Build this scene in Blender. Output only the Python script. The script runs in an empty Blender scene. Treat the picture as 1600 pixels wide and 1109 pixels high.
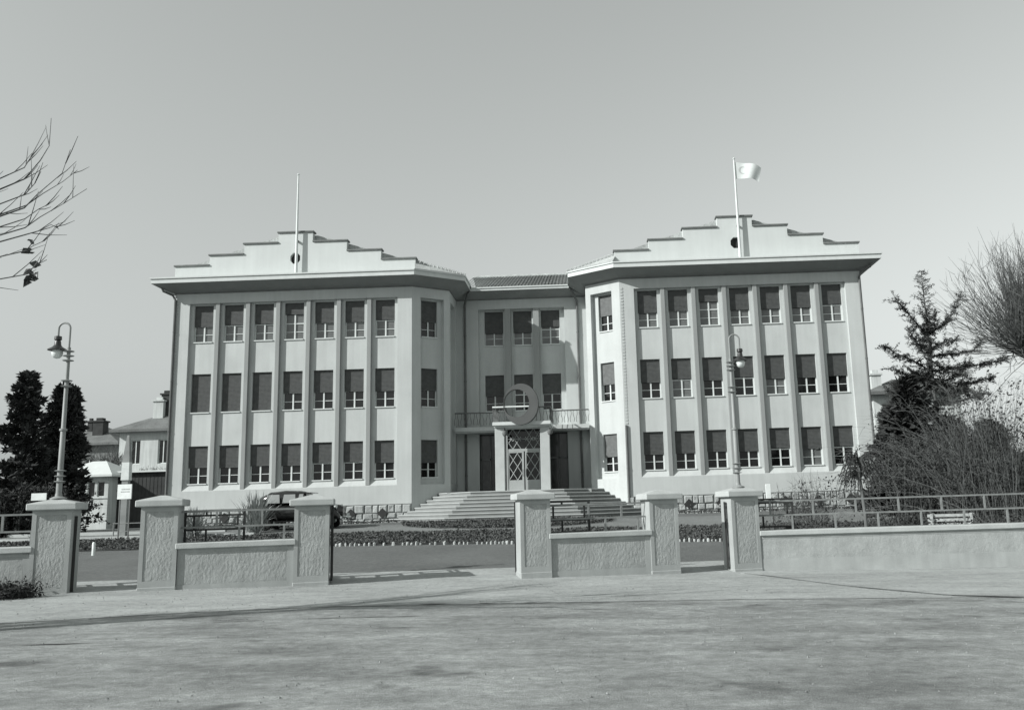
import bpy, math, random
from math import sin, cos, pi, radians as R
from mathutils import Vector as V, Matrix, noise
random.seed(7)
scene = bpy.context.scene
C = scene.collection
E = 1.6                                   # eye height above the street
TINT = (0.948, 1.0, 0.982)                # cool silver-print tone shared by everything

# ------------------------------------------------------------------ camera
FPX, PX, PY = 1392.7, 891.4, 538.0
ya, pi_, ro = R(-0.998), R(10.19), R(-1.75)
Fw = V((sin(ya)*cos(pi_), cos(ya)*cos(pi_), sin(pi_)))
Rt = V((cos(ya), -sin(ya), 0)); Up = Rt.cross(Fw)
Rr = Rt*cos(ro) + Up*sin(ro); Ur = -Rt*sin(ro) + Up*cos(ro)
cd = bpy.data.cameras.new('camera'); cam = bpy.data.objects.new('camera', cd); C.objects.link(cam)
cd.sensor_fit = 'HORIZONTAL'; cd.sensor_width = 36.0; cd.lens = 36*FPX/1600
cd.shift_x = -(PX-800)/1600; cd.shift_y = (PY-554.5)/1600
cd.clip_start = 0.1; cd.clip_end = 3000
cam.matrix_world = Matrix(((Rr.x, Ur.x, -Fw.x, 0), (Rr.y, Ur.y, -Fw.y, 0), (Rr.z, Ur.z, -Fw.z, E), (0, 0, 0, 1)))
scene.camera = cam

# ------------------------------------------------------------------ light
AZ, EL = R(61), R(29)                   # sun: left of the facade normal, low winter sun behind the viewer
to_sun = V((-sin(AZ)*cos(EL), -cos(AZ)*cos(EL), sin(EL)))
sl = bpy.data.lights.new('sun', 'SUN'); sl.energy = 4.8; sl.angle = R(0.5)
sl.color = (1.0, 1.0, 0.985)
so = bpy.data.objects.new('sun', sl); C.objects.link(so); so.location = (-40, -30, 40)
so.rotation_euler = to_sun.to_track_quat('Z', 'Y').to_euler()
w = bpy.data.worlds.new('World'); scene.world = w; w.use_nodes = True
nt = w.node_tree; nt.nodes.clear()
sky = nt.nodes.new('ShaderNodeTexSky'); sky.sky_type = 'NISHITA'; sky.sun_disc = False
sky.sun_elevation = EL; sky.sun_rotation = math.atan2(to_sun.x, to_sun.y)
sky.air_density = 4.2; sky.dust_density = 0.0; sky.ozone_density = 1.0
bwn = nt.nodes.new('ShaderNodeRGBToBW'); mx = nt.nodes.new('ShaderNodeMix'); mx.data_type = 'RGBA'; mx.blend_type = 'MULTIPLY'
mx.inputs['Factor'].default_value = 1.0
bg = nt.nodes.new('ShaderNodeBackground'); bg.inputs['Strength'].default_value = 0.112
ow = nt.nodes.new('ShaderNodeOutputWorld')
nt.links.new(sky.outputs[0], bwn.inputs[0]); nt.links.new(bwn.outputs[0], mx.inputs['A'])
mx.inputs['B'].default_value = (*TINT, 1)
nt.links.new(mx.outputs['Result'], bg.inputs[0]); nt.links.new(bg.outputs[0], ow.inputs[0])
scene.view_settings.view_transform = 'Standard'; scene.view_settings.look = 'None'
scene.view_settings.exposure = 0.22; scene.view_settings.gamma = 1.0

# ------------------------------------------------------------------ helpers
def ray(u, v): return Fw + Rr*((u-PX)/FPX) - Ur*((v-PY)/FPX)
def atY(u, v, Y):
    d = ray(u, v); t = Y/d.y; return V((d.x*t, Y, E+d.z*t))

class MB:
    def __init__(s): s.v = []; s.f = []
    def add(s, vs, fs):
        o = len(s.v); s.v += [V(a) for a in vs]; s.f += [tuple(i+o for i in f) for f in fs]
    def quad(s, a, b, c, d): s.add([a, b, c, d], [(0, 1, 2, 3)])
    def tri(s, a, b, c): s.add([a, b, c], [(0, 1, 2)])
    def box(s, x0, x1, y0, y1, z0, z1, bev=0.0, M=None):
        if bev <= 0:
            vs = [V((x, y, z)) for z in (z0, z1) for y in (y0, y1) for x in (x0, x1)]
            fs = [(0, 2, 3, 1), (4, 5, 7, 6), (0, 1, 5, 4), (2, 6, 7, 3), (0, 4, 6, 2), (1, 3, 7, 5)]
        else:
            b = bev; vs = []; fs = []
            idx = {}
            for sx in (0, 1):
                for sy in (0, 1):
                    for sz in (0, 1):
                        X = (x0, x1)[sx]; Y = (y0, y1)[sy]; Z = (z0, z1)[sz]
                        dx = b if sx == 0 else -b; dy = b if sy == 0 else -b; dz = b if sz == 0 else -b
                        for k, p in enumerate(((X, Y+dy, Z+dz), (X+dx, Y, Z+dz), (X+dx, Y+dy, Z))):
                            idx[sx, sy, sz, k] = len(vs); vs.append(V(p))
            for s_ in (0, 1):
                g = [(0, 0), (1, 0), (1, 1), (0, 1)]
                fs.append([idx[s_, a, c, 0] for a, c in g]); fs.append([idx[a, s_, c, 1] for a, c in g]); fs.append([idx[a, c, s_, 2] for a, c in g])
                for t in (0, 1):
                    fs.append([idx[s_, t, 0, 0], idx[s_, t, 1, 0], idx[s_, t, 1, 1], idx[s_, t, 0, 1]])
                    fs.append([idx[s_, 0, t, 0], idx[s_, 1, t, 0], idx[s_, 1, t, 2], idx[s_, 0, t, 2]])
                    fs.append([idx[0, s_, t, 1], idx[1, s_, t, 1], idx[1, s_, t, 2], idx[0, s_, t, 2]])
                    for q in (0, 1): fs.append([idx[s_, t, q, 0], idx[s_, t, q, 1], idx[s_, t, q, 2]])
        if M: vs = [M @ a for a in vs]
        s.add(vs, fs)
    def tube(s, pts, rad, seg=6, cap=True):
        pts = [V(p) for p in pts]; n = len(pts)
        if not isinstance(rad, (list, tuple)): rad = [rad]*n
        t0 = (pts[1]-pts[0]).normalized(); a = V((0, 0, 1)) if abs(t0.z) < .9 else V((1, 0, 0))
        u = t0.cross(a).normalized(); vs = []; fs = []
        for i, p in enumerate(pts):
            t = (pts[min(i+1, n-1)]-pts[max(i-1, 0)])
            t = t.normalized() if t.length > 1e-9 else t0
            u = (u - t*u.dot(t)); u = u.normalized() if u.length > 1e-6 else t.orthogonal().normalized()
            b = t.cross(u)
            for k in range(seg):
                an = 2*pi*k/seg; vs.append(p+(u*cos(an)+b*sin(an))*rad[i])
        for i in range(n-1):
            for k in range(seg):
                a0 = i*seg+k; a1 = i*seg+(k+1) % seg; fs.append((a0, a1, a1+seg, a0+seg))
        if cap: fs.append(tuple(reversed(range(seg)))); fs.append(tuple(range((n-1)*seg, n*seg)))
        s.add(vs, fs)
    def lathe(s, prof, c=(0, 0, 0), seg=16):
        c = V(c); vs = []; fs = []
        for r, z in prof:
            for k in range(seg):
                an = 2*pi*k/seg; vs.append(c+V((r*cos(an), r*sin(an), z)))
        for i in range(len(prof)-1):
            for k in range(seg):
                a0 = i*seg+k; a1 = i*seg+(k+1) % seg; fs.append((a0, a1, a1+seg, a0+seg))
        fs.append(tuple(reversed(range(seg)))); fs.append(tuple(range((len(prof)-1)*seg, len(prof)*seg)))
        s.add(vs, fs)
    def prism(s, poly, ax, t0, t1):         # poly in the two other axes, extruded along axis ax
        n = len(poly)
        def P(a, b, t): return V((t, a, b)) if ax == 0 else V((a, t, b)) if ax == 1 else V((a, b, t))
        vs = [P(a, b, t0) for a, b in poly]+[P(a, b, t1) for a, b in poly]
        fs = [tuple(range(n)), tuple(range(2*n-1, n-1, -1))]+[(i, (i+1) % n, (i+1) % n+n, i+n) for i in range(n)]
        s.add(vs, fs)
    def ring_loft(s, rings, closed=True):
        n = len(rings[0]); o = len(s.v); s.v += [V(p) for r in rings for p in r]
        for i in range(len(rings)-1):
            for k in range(n):
                s.f.append((o+i*n+k, o+i*n+(k+1) % n, o+(i+1)*n+(k+1) % n, o+(i+1)*n+k))
        if closed:
            s.f.append(tuple(o+k for k in reversed(range(n)))); s.f.append(tuple(o+(len(rings)-1)*n+k for k in range(n)))

WM = {}
def build(mb, name, mat, parent=None, smooth=False, local=False, fix=True):
    vs = mb.v
    if parent is not None and not local:
        inv = WM[parent].inverted(); vs = [inv @ a for a in vs]
    me = bpy.data.meshes.new(name); me.from_pydata([tuple(a) for a in vs], [], mb.f); me.update()
    if fix and len(mb.f) < 60000:
        import bmesh
        bm = bmesh.new(); bm.from_mesh(me); bmesh.ops.recalc_face_normals(bm, faces=bm.faces); bm.to_mesh(me); bm.free()
    me.materials.append(mat)
    if smooth:
        for p in me.polygons: p.use_smooth = True
        try: me.set_sharp_from_angle(angle=R(38))
        except Exception: pass
    o = bpy.data.objects.new(name, me); C.objects.link(o)
    if parent is not None: o.parent = parent; WM[o] = WM[parent].copy()
    else: WM[o] = Matrix.Identity(4)
    return o
def tag(o, label, cat, group=None, kind=None):
    o['label'] = label; o['category'] = cat
    if group: o['group'] = group
    if kind: o['kind'] = kind
    return o
def thing(name, loc, rz, label, cat, group=None):
    o = bpy.data.objects.new(name, None); C.objects.link(o); o.empty_display_size = .3
    o.location = loc; o.rotation_euler = (0, 0, rz)
    WM[o] = Matrix.Translation(V(loc)) @ Matrix.Rotation(rz, 4, 'Z')
    return tag(o, label, cat, group)
def struct(o): o['kind'] = 'structure'; return o
def kids(o): return [c for c in bpy.data.objects if c.parent == o]
def dup(root, loc, rz=0, label=None):
    r = root.copy(); C.objects.link(r); r.location = loc; r.rotation_euler = (0, 0, rz)
    if label: r['label'] = label
    for ch in kids(root):
        c = ch.copy(); C.objects.link(c); c.parent = r
        for g in kids(ch):
            d = g.copy(); C.objects.link(d); d.parent = c
    return r

# ------------------------------------------------------------------ materials
def mat(name, alb, rough=.85, var=.15, scale=2.0, fine=.1, fscale=60, bump=0., bscale=80, spec=.25, streak=0., stain=0., metal=0., coat=0., world=False):
    m = bpy.data.materials.new(name); m.use_nodes = True; t = m.node_tree; b = t.nodes['Principled BSDF']
    N = lambda k: t.nodes.new(k); L = t.links.new
    tc = N('ShaderNodeTexCoord'); co = tc.outputs['Object']
    if world:
        g = N('ShaderNodeNewGeometry'); co = g.outputs['Position']
    def nz(sc, det=4, mapping=None):
        n = N('ShaderNodeTexNoise'); n.inputs['Scale'].default_value = sc; n.inputs['Detail'].default_value = det
        if mapping:
            mp = N('ShaderNodeMapping'); mp.inputs['Scale'].default_value = mapping; L(co, mp.inputs[0]); L(mp.outputs[0], n.inputs['Vector'])
        else: L(co, n.inputs['Vector'])
        return n.outputs['Fac']
    def rng(x, a, c, f0=.25, f1=.75):
        r = N('ShaderNodeMapRange'); r.inputs['From Min'].default_value = f0; r.inputs['From Max'].default_value = f1
        r.inputs['To Min'].default_value = a; r.inputs['To Max'].default_value = c; L(x, r.inputs[0]); return r.outputs[0]
    def mul(a, c):
        n = N('ShaderNodeMath'); n.operation = 'MULTIPLY'
        for i, q in enumerate((a, c)):
            if isinstance(q, (int, float)): n.inputs[i].default_value = q
            else: L(q, n.inputs[i])
        return n.outputs[0]
    val = rng(nz(scale, 5), 1-var, 1+var)
    if fine: val = mul(val, rng(nz(fscale, 3), 1-fine, 1+fine))
    if streak: val = mul(val, rng(nz(1, 5, (5, 5, .35)), 1-streak, 1+streak*.4))
    if stain: val = mul(val, rng(nz(.6, 8), 1-stain, 1.0, .38, .52))
    val = mul(val, alb)
    cmb = N('ShaderNodeCombineColor')
    for i in range(3): L(mul(val, TINT[i]), cmb.inputs[i])
    L(cmb.outputs[0], b.inputs['Base Color'])
    b.inputs['Roughness'].default_value = rough; b.inputs['Specular IOR Level'].default_value = spec
    b.inputs['Metallic'].default_value = metal; b.inputs['Coat Weight'].default_value = coat
    if bump:
        bn = N('ShaderNodeBump'); bn.inputs['Strength'].default_value = 1.0; bn.inputs['Distance'].default_value = bump
        L(nz(bscale, 4), bn.inputs['Height']); L(bn.outputs[0], b.inputs['Normal'])
    return m
def ground_mat(name, alb, var=.2, sx=.5, sy=.5, speck=.25, bump=.01, streaks=.0, rot=0.0):
    m = bpy.data.materials.new(name); m.use_nodes = True; t = m.node_tree; b = t.nodes['Principled BSDF']
    N = lambda k: t.nodes.new(k); L = t.links.new
    g = N('ShaderNodeNewGeometry'); vals = []
    def nz(mp, sc, det, a, c, f0=.3, f1=.7):
        q = N('ShaderNodeMapping'); q.inputs['Scale'].default_value = mp; q.inputs['Rotation'].default_value = (0, 0, rot); L(g.outputs['Position'], q.inputs[0])
        n = N('ShaderNodeTexNoise'); n.inputs['Scale'].default_value = sc; n.inputs['Detail'].default_value = det; n.inputs['Roughness'].default_value = .65; L(q.outputs[0], n.inputs['Vector'])
        r = N('ShaderNodeMapRange'); r.inputs['From Min'].default_value = f0; r.inputs['From Max'].default_value = f1
        r.inputs['To Min'].default_value = a; r.inputs['To Max'].default_value = c; L(n.outputs['Fac'], r.inputs[0]); vals.append(r.outputs[0]); return n.outputs['Fac']
    nz((sx, sy, 1), 1, 8, 1-var, 1+var)
    nz((1, 1, 1), 9, 4, 1-speck*.5, 1+speck*.5)
    fine = nz((1, 1, 1), 70, 3, 1-speck, 1+speck)
    if streaks:
        nz((.35, .9, 1), 1, 10, 1-streaks, 1+streaks*.3, .33, .58)
        nz((1.3, 2.4, 1), 1, 9, 1-streaks*.5, 1+streaks*.25, .36, .6)
        nz((1, 1.2, 1), 5, 6, 1-streaks*.5, 1+streaks*.3, .35, .65)
        nz((.5, .7, 1), 1.3, 3, 1-streaks*1.3, 1.0, .30, .40)
    cur = None
    for x in vals:
        if cur is None: cur = x; continue
        n = N('ShaderNodeMath'); n.operation = 'MULTIPLY'; L(cur, n.inputs[0]); L(x, n.inputs[1]); cur = n.outputs[0]
    cmb = N('ShaderNodeCombineColor')
    for i in range(3):
        n = N('ShaderNodeMath'); n.operation = 'MULTIPLY'; L(cur, n.inputs[0]); n.inputs[1].default_value = alb*TINT[i]; L(n.outputs[0], cmb.inputs[i])
    L(cmb.outputs[0], b.inputs['Base Color']); b.inputs['Roughness'].default_value = .95; b.inputs['Specular IOR Level'].default_value = .1
    bn = N('ShaderNodeBump'); bn.inputs['Distance'].default_value = bump; L(fine, bn.inputs['Height']); L(bn.outputs[0], b.inputs['Normal'])
    return m
def leaf_mat(name, alb, var=.5):
    m = mat(name, alb, rough=.8, var=var, scale=3, fine=.2, fscale=20, spec=.15, world=True); return m

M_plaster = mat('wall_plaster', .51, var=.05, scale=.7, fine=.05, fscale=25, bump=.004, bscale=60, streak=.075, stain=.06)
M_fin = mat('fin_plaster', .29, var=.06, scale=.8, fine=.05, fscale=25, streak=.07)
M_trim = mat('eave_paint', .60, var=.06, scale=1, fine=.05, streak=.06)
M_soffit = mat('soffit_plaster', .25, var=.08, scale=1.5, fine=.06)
M_ped = mat('parapet_plaster', .57, var=.05, scale=.8, fine=.04, streak=.05)
M_coping = mat('coping_slate', .17, var=.2, scale=3)
M_stone = mat('plinth_stone', .36, var=.25, scale=2.5, fine=.2, fscale=30, bump=.02, bscale=18)
M_mortar = mat('mortar', .25, var=.2)
M_tile = mat('roof_tile', .40, var=.25, scale=2, fine=.3, fscale=14)
M_frame = mat('window_paint', .62, rough=.5, var=.06)
M_blind = mat('blind_wood', .085, rough=.6, var=.2, scale=6, fine=.15, fscale=60)
M_blind2 = mat('blind_wood_pale', .135, rough=.6, var=.2, scale=6, fine=.15, fscale=60)
M_pane = mat('dark_glass', .012, rough=.06, var=.4, scale=2, fine=0, spec=.5)
M_porchg = mat('porch_glass', .045, rough=.1, var=.5, scale=3, fine=0, spec=.5)
M_curt = mat('curtained_glass', .13, rough=.12, var=.25, scale=4, fine=0, spec=.5)
M_pipe = mat('downpipe_metal', .13, rough=.6, var=.2)
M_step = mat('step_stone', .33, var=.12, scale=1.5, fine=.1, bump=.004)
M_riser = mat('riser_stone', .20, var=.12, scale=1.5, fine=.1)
M_tile2 = mat('old_roof_tile', .15, var=.25, scale=1, fine=.3, fscale=10)
M_marble = mat('portico_stone', .46, var=.1, scale=2, fine=.08)
M_cresc = mat('emblem_paint', .085, rough=.6, var=.12)
M_iron = mat('iron_dark', .035, rough=.6, var=.3)
M_lattice = mat('lattice_paint', .40, rough=.5, var=.1)
M_rail = mat('rail_paint', .21, rough=.55, var=.25, scale=6)
M_rail2 = mat('weathered_white_paint', .42, var=.35, scale=8)
M_pier = mat('pillar_render', .36, var=.12, scale=2, fine=.08, bump=.004, streak=.12)
M_rough = mat('roughcast', .35, var=.12, scale=3, fine=.12, fscale=40, bump=.008, bscale=55, streak=.1)
M_cap = mat('cap_concrete', .42, var=.12, scale=2.5, fine=.1, bump=.004, bscale=40)
M_lamp = mat('lamp_iron', .26, rough=.5, var=.2)
M_shade = mat('lamp_shade_enamel', .03, rough=.35, var=.2, spec=.5)
M_globe = mat('lamp_globe', .68, rough=.15, var=.05, spec=.5)
M_pole = mat('pole_paint', .66, rough=.5, var=.08)
M_flag = mat('flag_cloth', .72, var=.05)
M_flagmark = mat('flag_mark', .52, var=.05)
M_bark = mat('bark', .09, var=.3, scale=6, bump=.01, bscale=25)
M_twig = mat('twig', .10, var=.3, scale=3)
M_twigp = mat('twig_pale', .13, var=.3, scale=3)
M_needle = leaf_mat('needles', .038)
M_cedar = leaf_mat('cedar_needles', .06)
M_cover = leaf_mat('ground_cover_leaf', .085, .35)
M_shrub = leaf_mat('shrub_leaf', .06)
M_plume = leaf_mat('plume_grass', .36, .3)
M_car = mat('car_paint', .012, rough=.18, var=.1, spec=.5, coat=.5)
M_carglass = mat('car_glass', .30, rough=.08, var=.1, spec=.5)
M_chrome = mat('chrome', .6, rough=.2, var=.05, metal=1)
M_tyre = mat('tyre', .02, rough=.9)
M_white = mat('white_paint', .70, var=.1, scale=5)
M_house = mat('house_render', .54, var=.15, scale=.5, fine=.1, streak=.25)
M_house2 = mat('house_render_grey', .20, var=.2, scale=.5, fine=.1, streak=.25)
M_darkwall = mat('shed_boards', .045, var=.25, scale=2)
M_stonew = mat('edging_stone', .42, var=.15, scale=8)
M_ink = mat('ink', .3)
G_street = ground_mat('street_surface', .285, var=.2, sx=.3, sy=.8, speck=.34, bump=.012, streaks=.3, rot=-.09)
G_pave = ground_mat('pavement_surface', .36, var=.14, sx=.35, sy=.6, speck=.3, bump=.010, streaks=.14, rot=-.2)
G_gravel = ground_mat('gravel', .155, var=.16, sx=.4, sy=.4, speck=.35, bump=.02)
G_drive = ground_mat('drive_gravel', .21, var=.15, sx=.4, sy=.4, speck=.3, bump=.02)
G_soil = ground_mat('soil', .085, var=.25, sx=.6, sy=.6, speck=.4, bump=.03)
G_crack = ground_mat('damp_dirt', .06, var=.3, sx=2, sy=2, speck=.3)

# ------------------------------------------------------------------ terrain
TF = math.atan(.2537); FU = V((cos(TF), sin(TF), 0)); FN = V((-sin(TF), cos(TF), 0)); F0 = V((-8.603, 18.74, 0))
XR = 4.02                                  # right of this the fence wall runs square to the view
def fs(s, d=0., z=0.): return F0+FU*s+FN*d+V((0, 0, z))
def yf(x): return F0.y+.2537*(x-F0.x) if x < XR else 21.94
def zst(x): return max(-.16, min(.16, .075-.0165*(x+6.0)))
def sm(t): t = max(0, min(1, t)); return t*t*(3-2*t)
def gz(x, y):
    d = y-yf(x)
    if d <= 0: z = zst(x)
    else:
        t = min(1, d/(39.5-yf(x))); z = zst(x)*(1-t)+1.06*t
    return z
def frange(a, b, n): return [a+(b-a)*i/n for i in range(n+1)]
def sheet(name, mt, xs, ylo, yhi, ny, dz, parent=None, rough=0.0):
    mb = MB(); vs = []; n = ny+1
    for x in xs:
        a, b = ylo(x), yhi(x)
        for j in range(n):
            y = a+(b-a)*j/ny; vs.append(V((x, y, gz(x, y)+dz+(rough*noise.noise(V((x*1.3, y*1.3, 0))) if rough else 0))))
    fsx = [(i*n+j, (i+1)*n+j, (i+1)*n+j+1, i*n+j+1) for i in range(len(xs)-1) for j in range(ny)]
    mb.add(vs, fsx); return build(mb, name, mt, parent, smooth=True)
XS = [-600, -200, -90]+frange(-45, 45, 90)+[90, 200, 600]
mb = MB(); ys = [-300, -60]+frange(-14, 60, 74)+[90, 150, 300, 800, 1500]; n = len(ys)
mb.add([V((x, y, gz(x, y)-.012)) for x in XS for y in ys], [(i*n+j, (i+1)*n+j, (i+1)*n+j+1, i*n+j+1) for i in range(len(XS)-1) for j in range(n-1)])
struct(build(mb, 'ground', G_gravel, smooth=True))
def kerb(x):
    pts = [(-60, 8.0), (-20, 9.9), (-12.4, 12.1), (-8.5, 13.7), (-6.4, 14.75), (-4.4, 15.3), (-1.4, 15.5), (2.2, 15.7), (6, 15.6), (14, 15.2), (60, 14)]
    for (a, b), (c, d) in zip(pts, pts[1:]):
        if a <= x <= c: return b+(d-b)*(x-a)/(c-a)
    return pts[-1][1]
XG = frange(-45, 45, 180)
struct(sheet('street', G_street, XG, lambda x: -14, lambda x: kerb(x), 40, .0))
struct(sheet('pavement', G_pave, XG, lambda x: kerb(x), lambda x: yf(x)+(2.1 if x < XR else .2), 16, .005))
# pavement apron through the gates, kerb strip and drive inside
struct(sheet('driveway', G_drive, XG, lambda x: 33.6+.01*x, lambda x: 38.3, 8, -.004))
# raised verge right of the last pillar with a curved edge
def verge_edge(x):
    pts = [(3.4, 21.35), (3.9, 20.4), (4.4, 18.95), (5.0, 17.6), (6.1, 15.9), (7.5, 15.35), (12, 14.95), (45, 14.2)]
    for (a, b), (c, d) in zip(pts, pts[1:]):
        if a <= x <= c: return b+(d-b)*(x-a)/(c-a)
    return pts[-1][1]
def vlift(x): return .0*x
mb = MB(); xs = [3.4+.13*i for i in range(60)]+frange(11.4, 45, 30); ny = 10; n = ny+1
for i, x in enumerate(xs):
    a = verge_edge(x)
    for j in range(n):
        y = a+(22.1-a)*j/ny; mb.v.append(V((x, y, zst(x)+.012+.004*noise.noise(V((x, y, 0))))))
for i in range(len(xs)-1):
    for j in range(ny): mb.f.append((i*n+j, (i+1)*n+j, (i+1)*n+j+1, i*n+j+1))
o = len(mb.v)
for x in xs: a = verge_edge(x); mb.v += [V((x, a, zst(x)+.012)), V((x, a-.01, zst(x)-.02))]
for i in range(len(xs)-1): mb.f.append((o+2*i, o+2*i+1, o+2*i+3, o+2*i+2))
struct(build(mb, 'verge', G_pave, smooth=True))
def strip(mb, pts, w0, dz, jit=.3, zf=None, solid=False):
    rnd = random.Random(len(pts)*7+int(pts[0][0]*10)); P = []
    for (a, b), (c, d) in zip(pts, pts[1:]):
        k = max(2, int(math.hypot(c-a, d-b)/.12))
        P += [(a+(c-a)*i/k, b+(d-b)*i/k) for i in range(k)]
    P.append(pts[-1]); o = len(mb.v); n = len(P)
    for i, (x, y) in enumerate(P):
        tp = min(1, i/6, (n-1-i)/6)
        w_ = w0*(.25+.75*tp)*(max(.05, .35+1.9*noise.noise(V((x*1.6, y*1.6, 3)))) if not solid else .8+.5*noise.noise(V((x*1.6, y*1.6, 3)))); y += jit*(.10*noise.noise(V((x*1.1, 5, w0*90)))+.05*noise.noise(V((x*5.2, 9, w0*90))))
        z = (zf or gz)(x, y)+dz; mb.v += [V((x, y-w_, z)), V((x, y+w_, z))]
    for i in range(n-1): mb.f.append((o+2*i, o+2*i+2, o+2*i+3, o+2*i+1))
mb = MB()
strip(mb, [(x, kerb(x)) for x in frange(-7.5, -4.6, 8)], .010, .010, 1.)
strip(mb, [(x, kerb(x)-.02) for x in frange(-4.7, -2.4, 6)], .022, .010, 1.); strip(mb, [(x, kerb(x)+.02) for x in frange(-2.6, 2.5, 9)], .012, .010, 1.3); strip(mb, [(x, kerb(x)+.05) for x in frange(2.2, 5.5, 6)], .018, .010, 1.4)
strip(mb, [(-3.2, 15.5), (-1.0, 15.52)], .06, .012)
strip(mb, [(-5.6, 13.4), (-3.9, 13.75), (-2.0, 13.95)], .035, .006)
strip(mb, [(-.9, 15.3), (-.4, 14.6), (.6, 14.45)], .015, .006)
strip(mb, [(1.4, 14.3), (2.4, 13.2), (3.0, 12.1)], .01, .006)
strip(mb, [(-1.3, 20.2), (-1.0, 18.5), (-.5, 16.2)], .012, .010)
strip(mb, [(3.2, 14.8), (5.2, 14.75)], .03, .006)
strip(mb, [(2.6, 17.0), (4.2, 16.7)], .03, .010)
strip(mb, [(-8, 11.2), (-5.5, 11.6)], .035, .006)
strip(mb, [(1.0, 15.1), (1.6, 15.06)], .04, .006)
struct(build(mb, 'pavement_crack', G_crack))
mb = MB(); rg = random.Random(77)
for _ in range(5200):
    x = rg.uniform(-12, 13); y = rg.uniform(6.5, 20); y = min(y, yf(x)-.1); q = rg.random()**4*.014+.005; z = zst(x)+.012
    a0 = rg.uniform(0, 6.28); vs_ = [V((x+q*rg.uniform(.6, 1.2)*cos(a0+k*2.09), y+q*rg.uniform(.6, 1.2)*sin(a0+k*2.09), z-.006)) for k in range(3)]+[V((x, y, z+q*rg.uniform(.4, .9)))]
    mb.add(vs_, [(0, 1, 3), (1, 2, 3), (2, 0, 3)])
tag(build(mb, 'grit', G_street, fix=False), 'loose grit scattered over the dusty street', 'grit', kind='stuff')
mb = MB(); strip(mb, [(x, verge_edge(x)-.05) for x in frange(3.45, 14, 40)], .055, .022, .15, lambda x, y: zst(x), True)
struct(build(mb, 'gutter', G_crack))

# ------------------------------------------------------------------ main building
AX, Y0, ZG = -3.33, 42.0, 1.06
HO, HA, HB, YB, YD, HC = 16.62, 5.03, 3.39, 43.17, 45.48, 2.25
ZS, ZE, ZF, ZP, ZH = 12.32, 12.65, 12.93, 1.9, 11.78
B = thing('office_building', (AX, Y0, ZG), 0, 'long pale three storey building with two stepped gables and rows of shuttered windows', 'building')
def wall_panel(mb, O, u, inn, u0, u1, z0, z1, d, holes, depth):
    """front face at depth d with openings (a,b,z0,z1) and reveals of given depth"""
    us = sorted({u0, u1}|{h[0] for h in holes}|{h[1] for h in holes}); zs = sorted({z0, z1}|{h[2] for h in holes}|{h[3] for h in holes})
    P = lambda a, z, dd: O+u*a+inn*dd+V((0, 0, z))
    for a, b in zip(us, us[1:]):
        for p, q in zip(zs, zs[1:]):
            m_, n_ = (a+b)/2, (p+q)/2
            if any(h[0] < m_ < h[1] and h[2] < n_ < h[3] for h in holes): continue
            mb.quad(P(a, p, d), P(b, p, d), P(b, q, d), P(a, q, d))
    for a, b, p, q in holes:
        e = d+depth
        mb.quad(P(a, p, d), P(a, p, e), P(a, q, e), P(a, q, d)); mb.quad(P(b, p, d), P(b, q, d), P(b, q, e), P(b, p, e))
        mb.quad(P(a, p, d), P(b, p, d), P(b, p, e), P(a, p, e)); mb.quad(P(a, q, d), P(a, q, e), P(b, q, e), P(b, q, d))
X = V((1, 0, 0)); IN = V((0, 1, 0)); Z = V((0, 0, 1))
ROWS = [(3.06, 4.87), (6.43, 8.33), (9.85, 11.70)]
# ---- window kit (local: x along the wall, y inward, z up; origin bottom centre of opening on the spandrel face)
kit = {}
def frame_mesh(wd, ht):
    k = ('f', wd, ht)
    if k in kit: return kit[k]
    mb = MB(); h = wd/2; y0, y1 = .16, .22; t = .045
    mb.box(-h, -h+t, y0, y1, t, ht); mb.box(h-t, h, y0, y1, t, ht); mb.box(-h+t, h-t, y0, y1, ht-t, ht); mb.box(-h, h, y0-.005, y1, 0, t)
    zb = ht*.44
    mb.box(-.034, .034, y0-.012, y1-.002, t, ht-t)
    mb.box(-h+t, -.034, y0+.008, y1-.01, zb*.52-.014, zb*.52+.014); mb.box(.034, h-t, y0+.008, y1-.01, zb*.52-.014, zb*.52+.014)
    mb.box(-h+t, -.034, y0+.004, y1-.006, zb, zb+.05); mb.box(.034, h-t, y0+.004, y1-.006, zb, zb+.05)
    mb.box(-h+.004, h-.004, -.05, y0-.004, -.004, .045)   # sill
    kit[k] = mb; return mb
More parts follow.
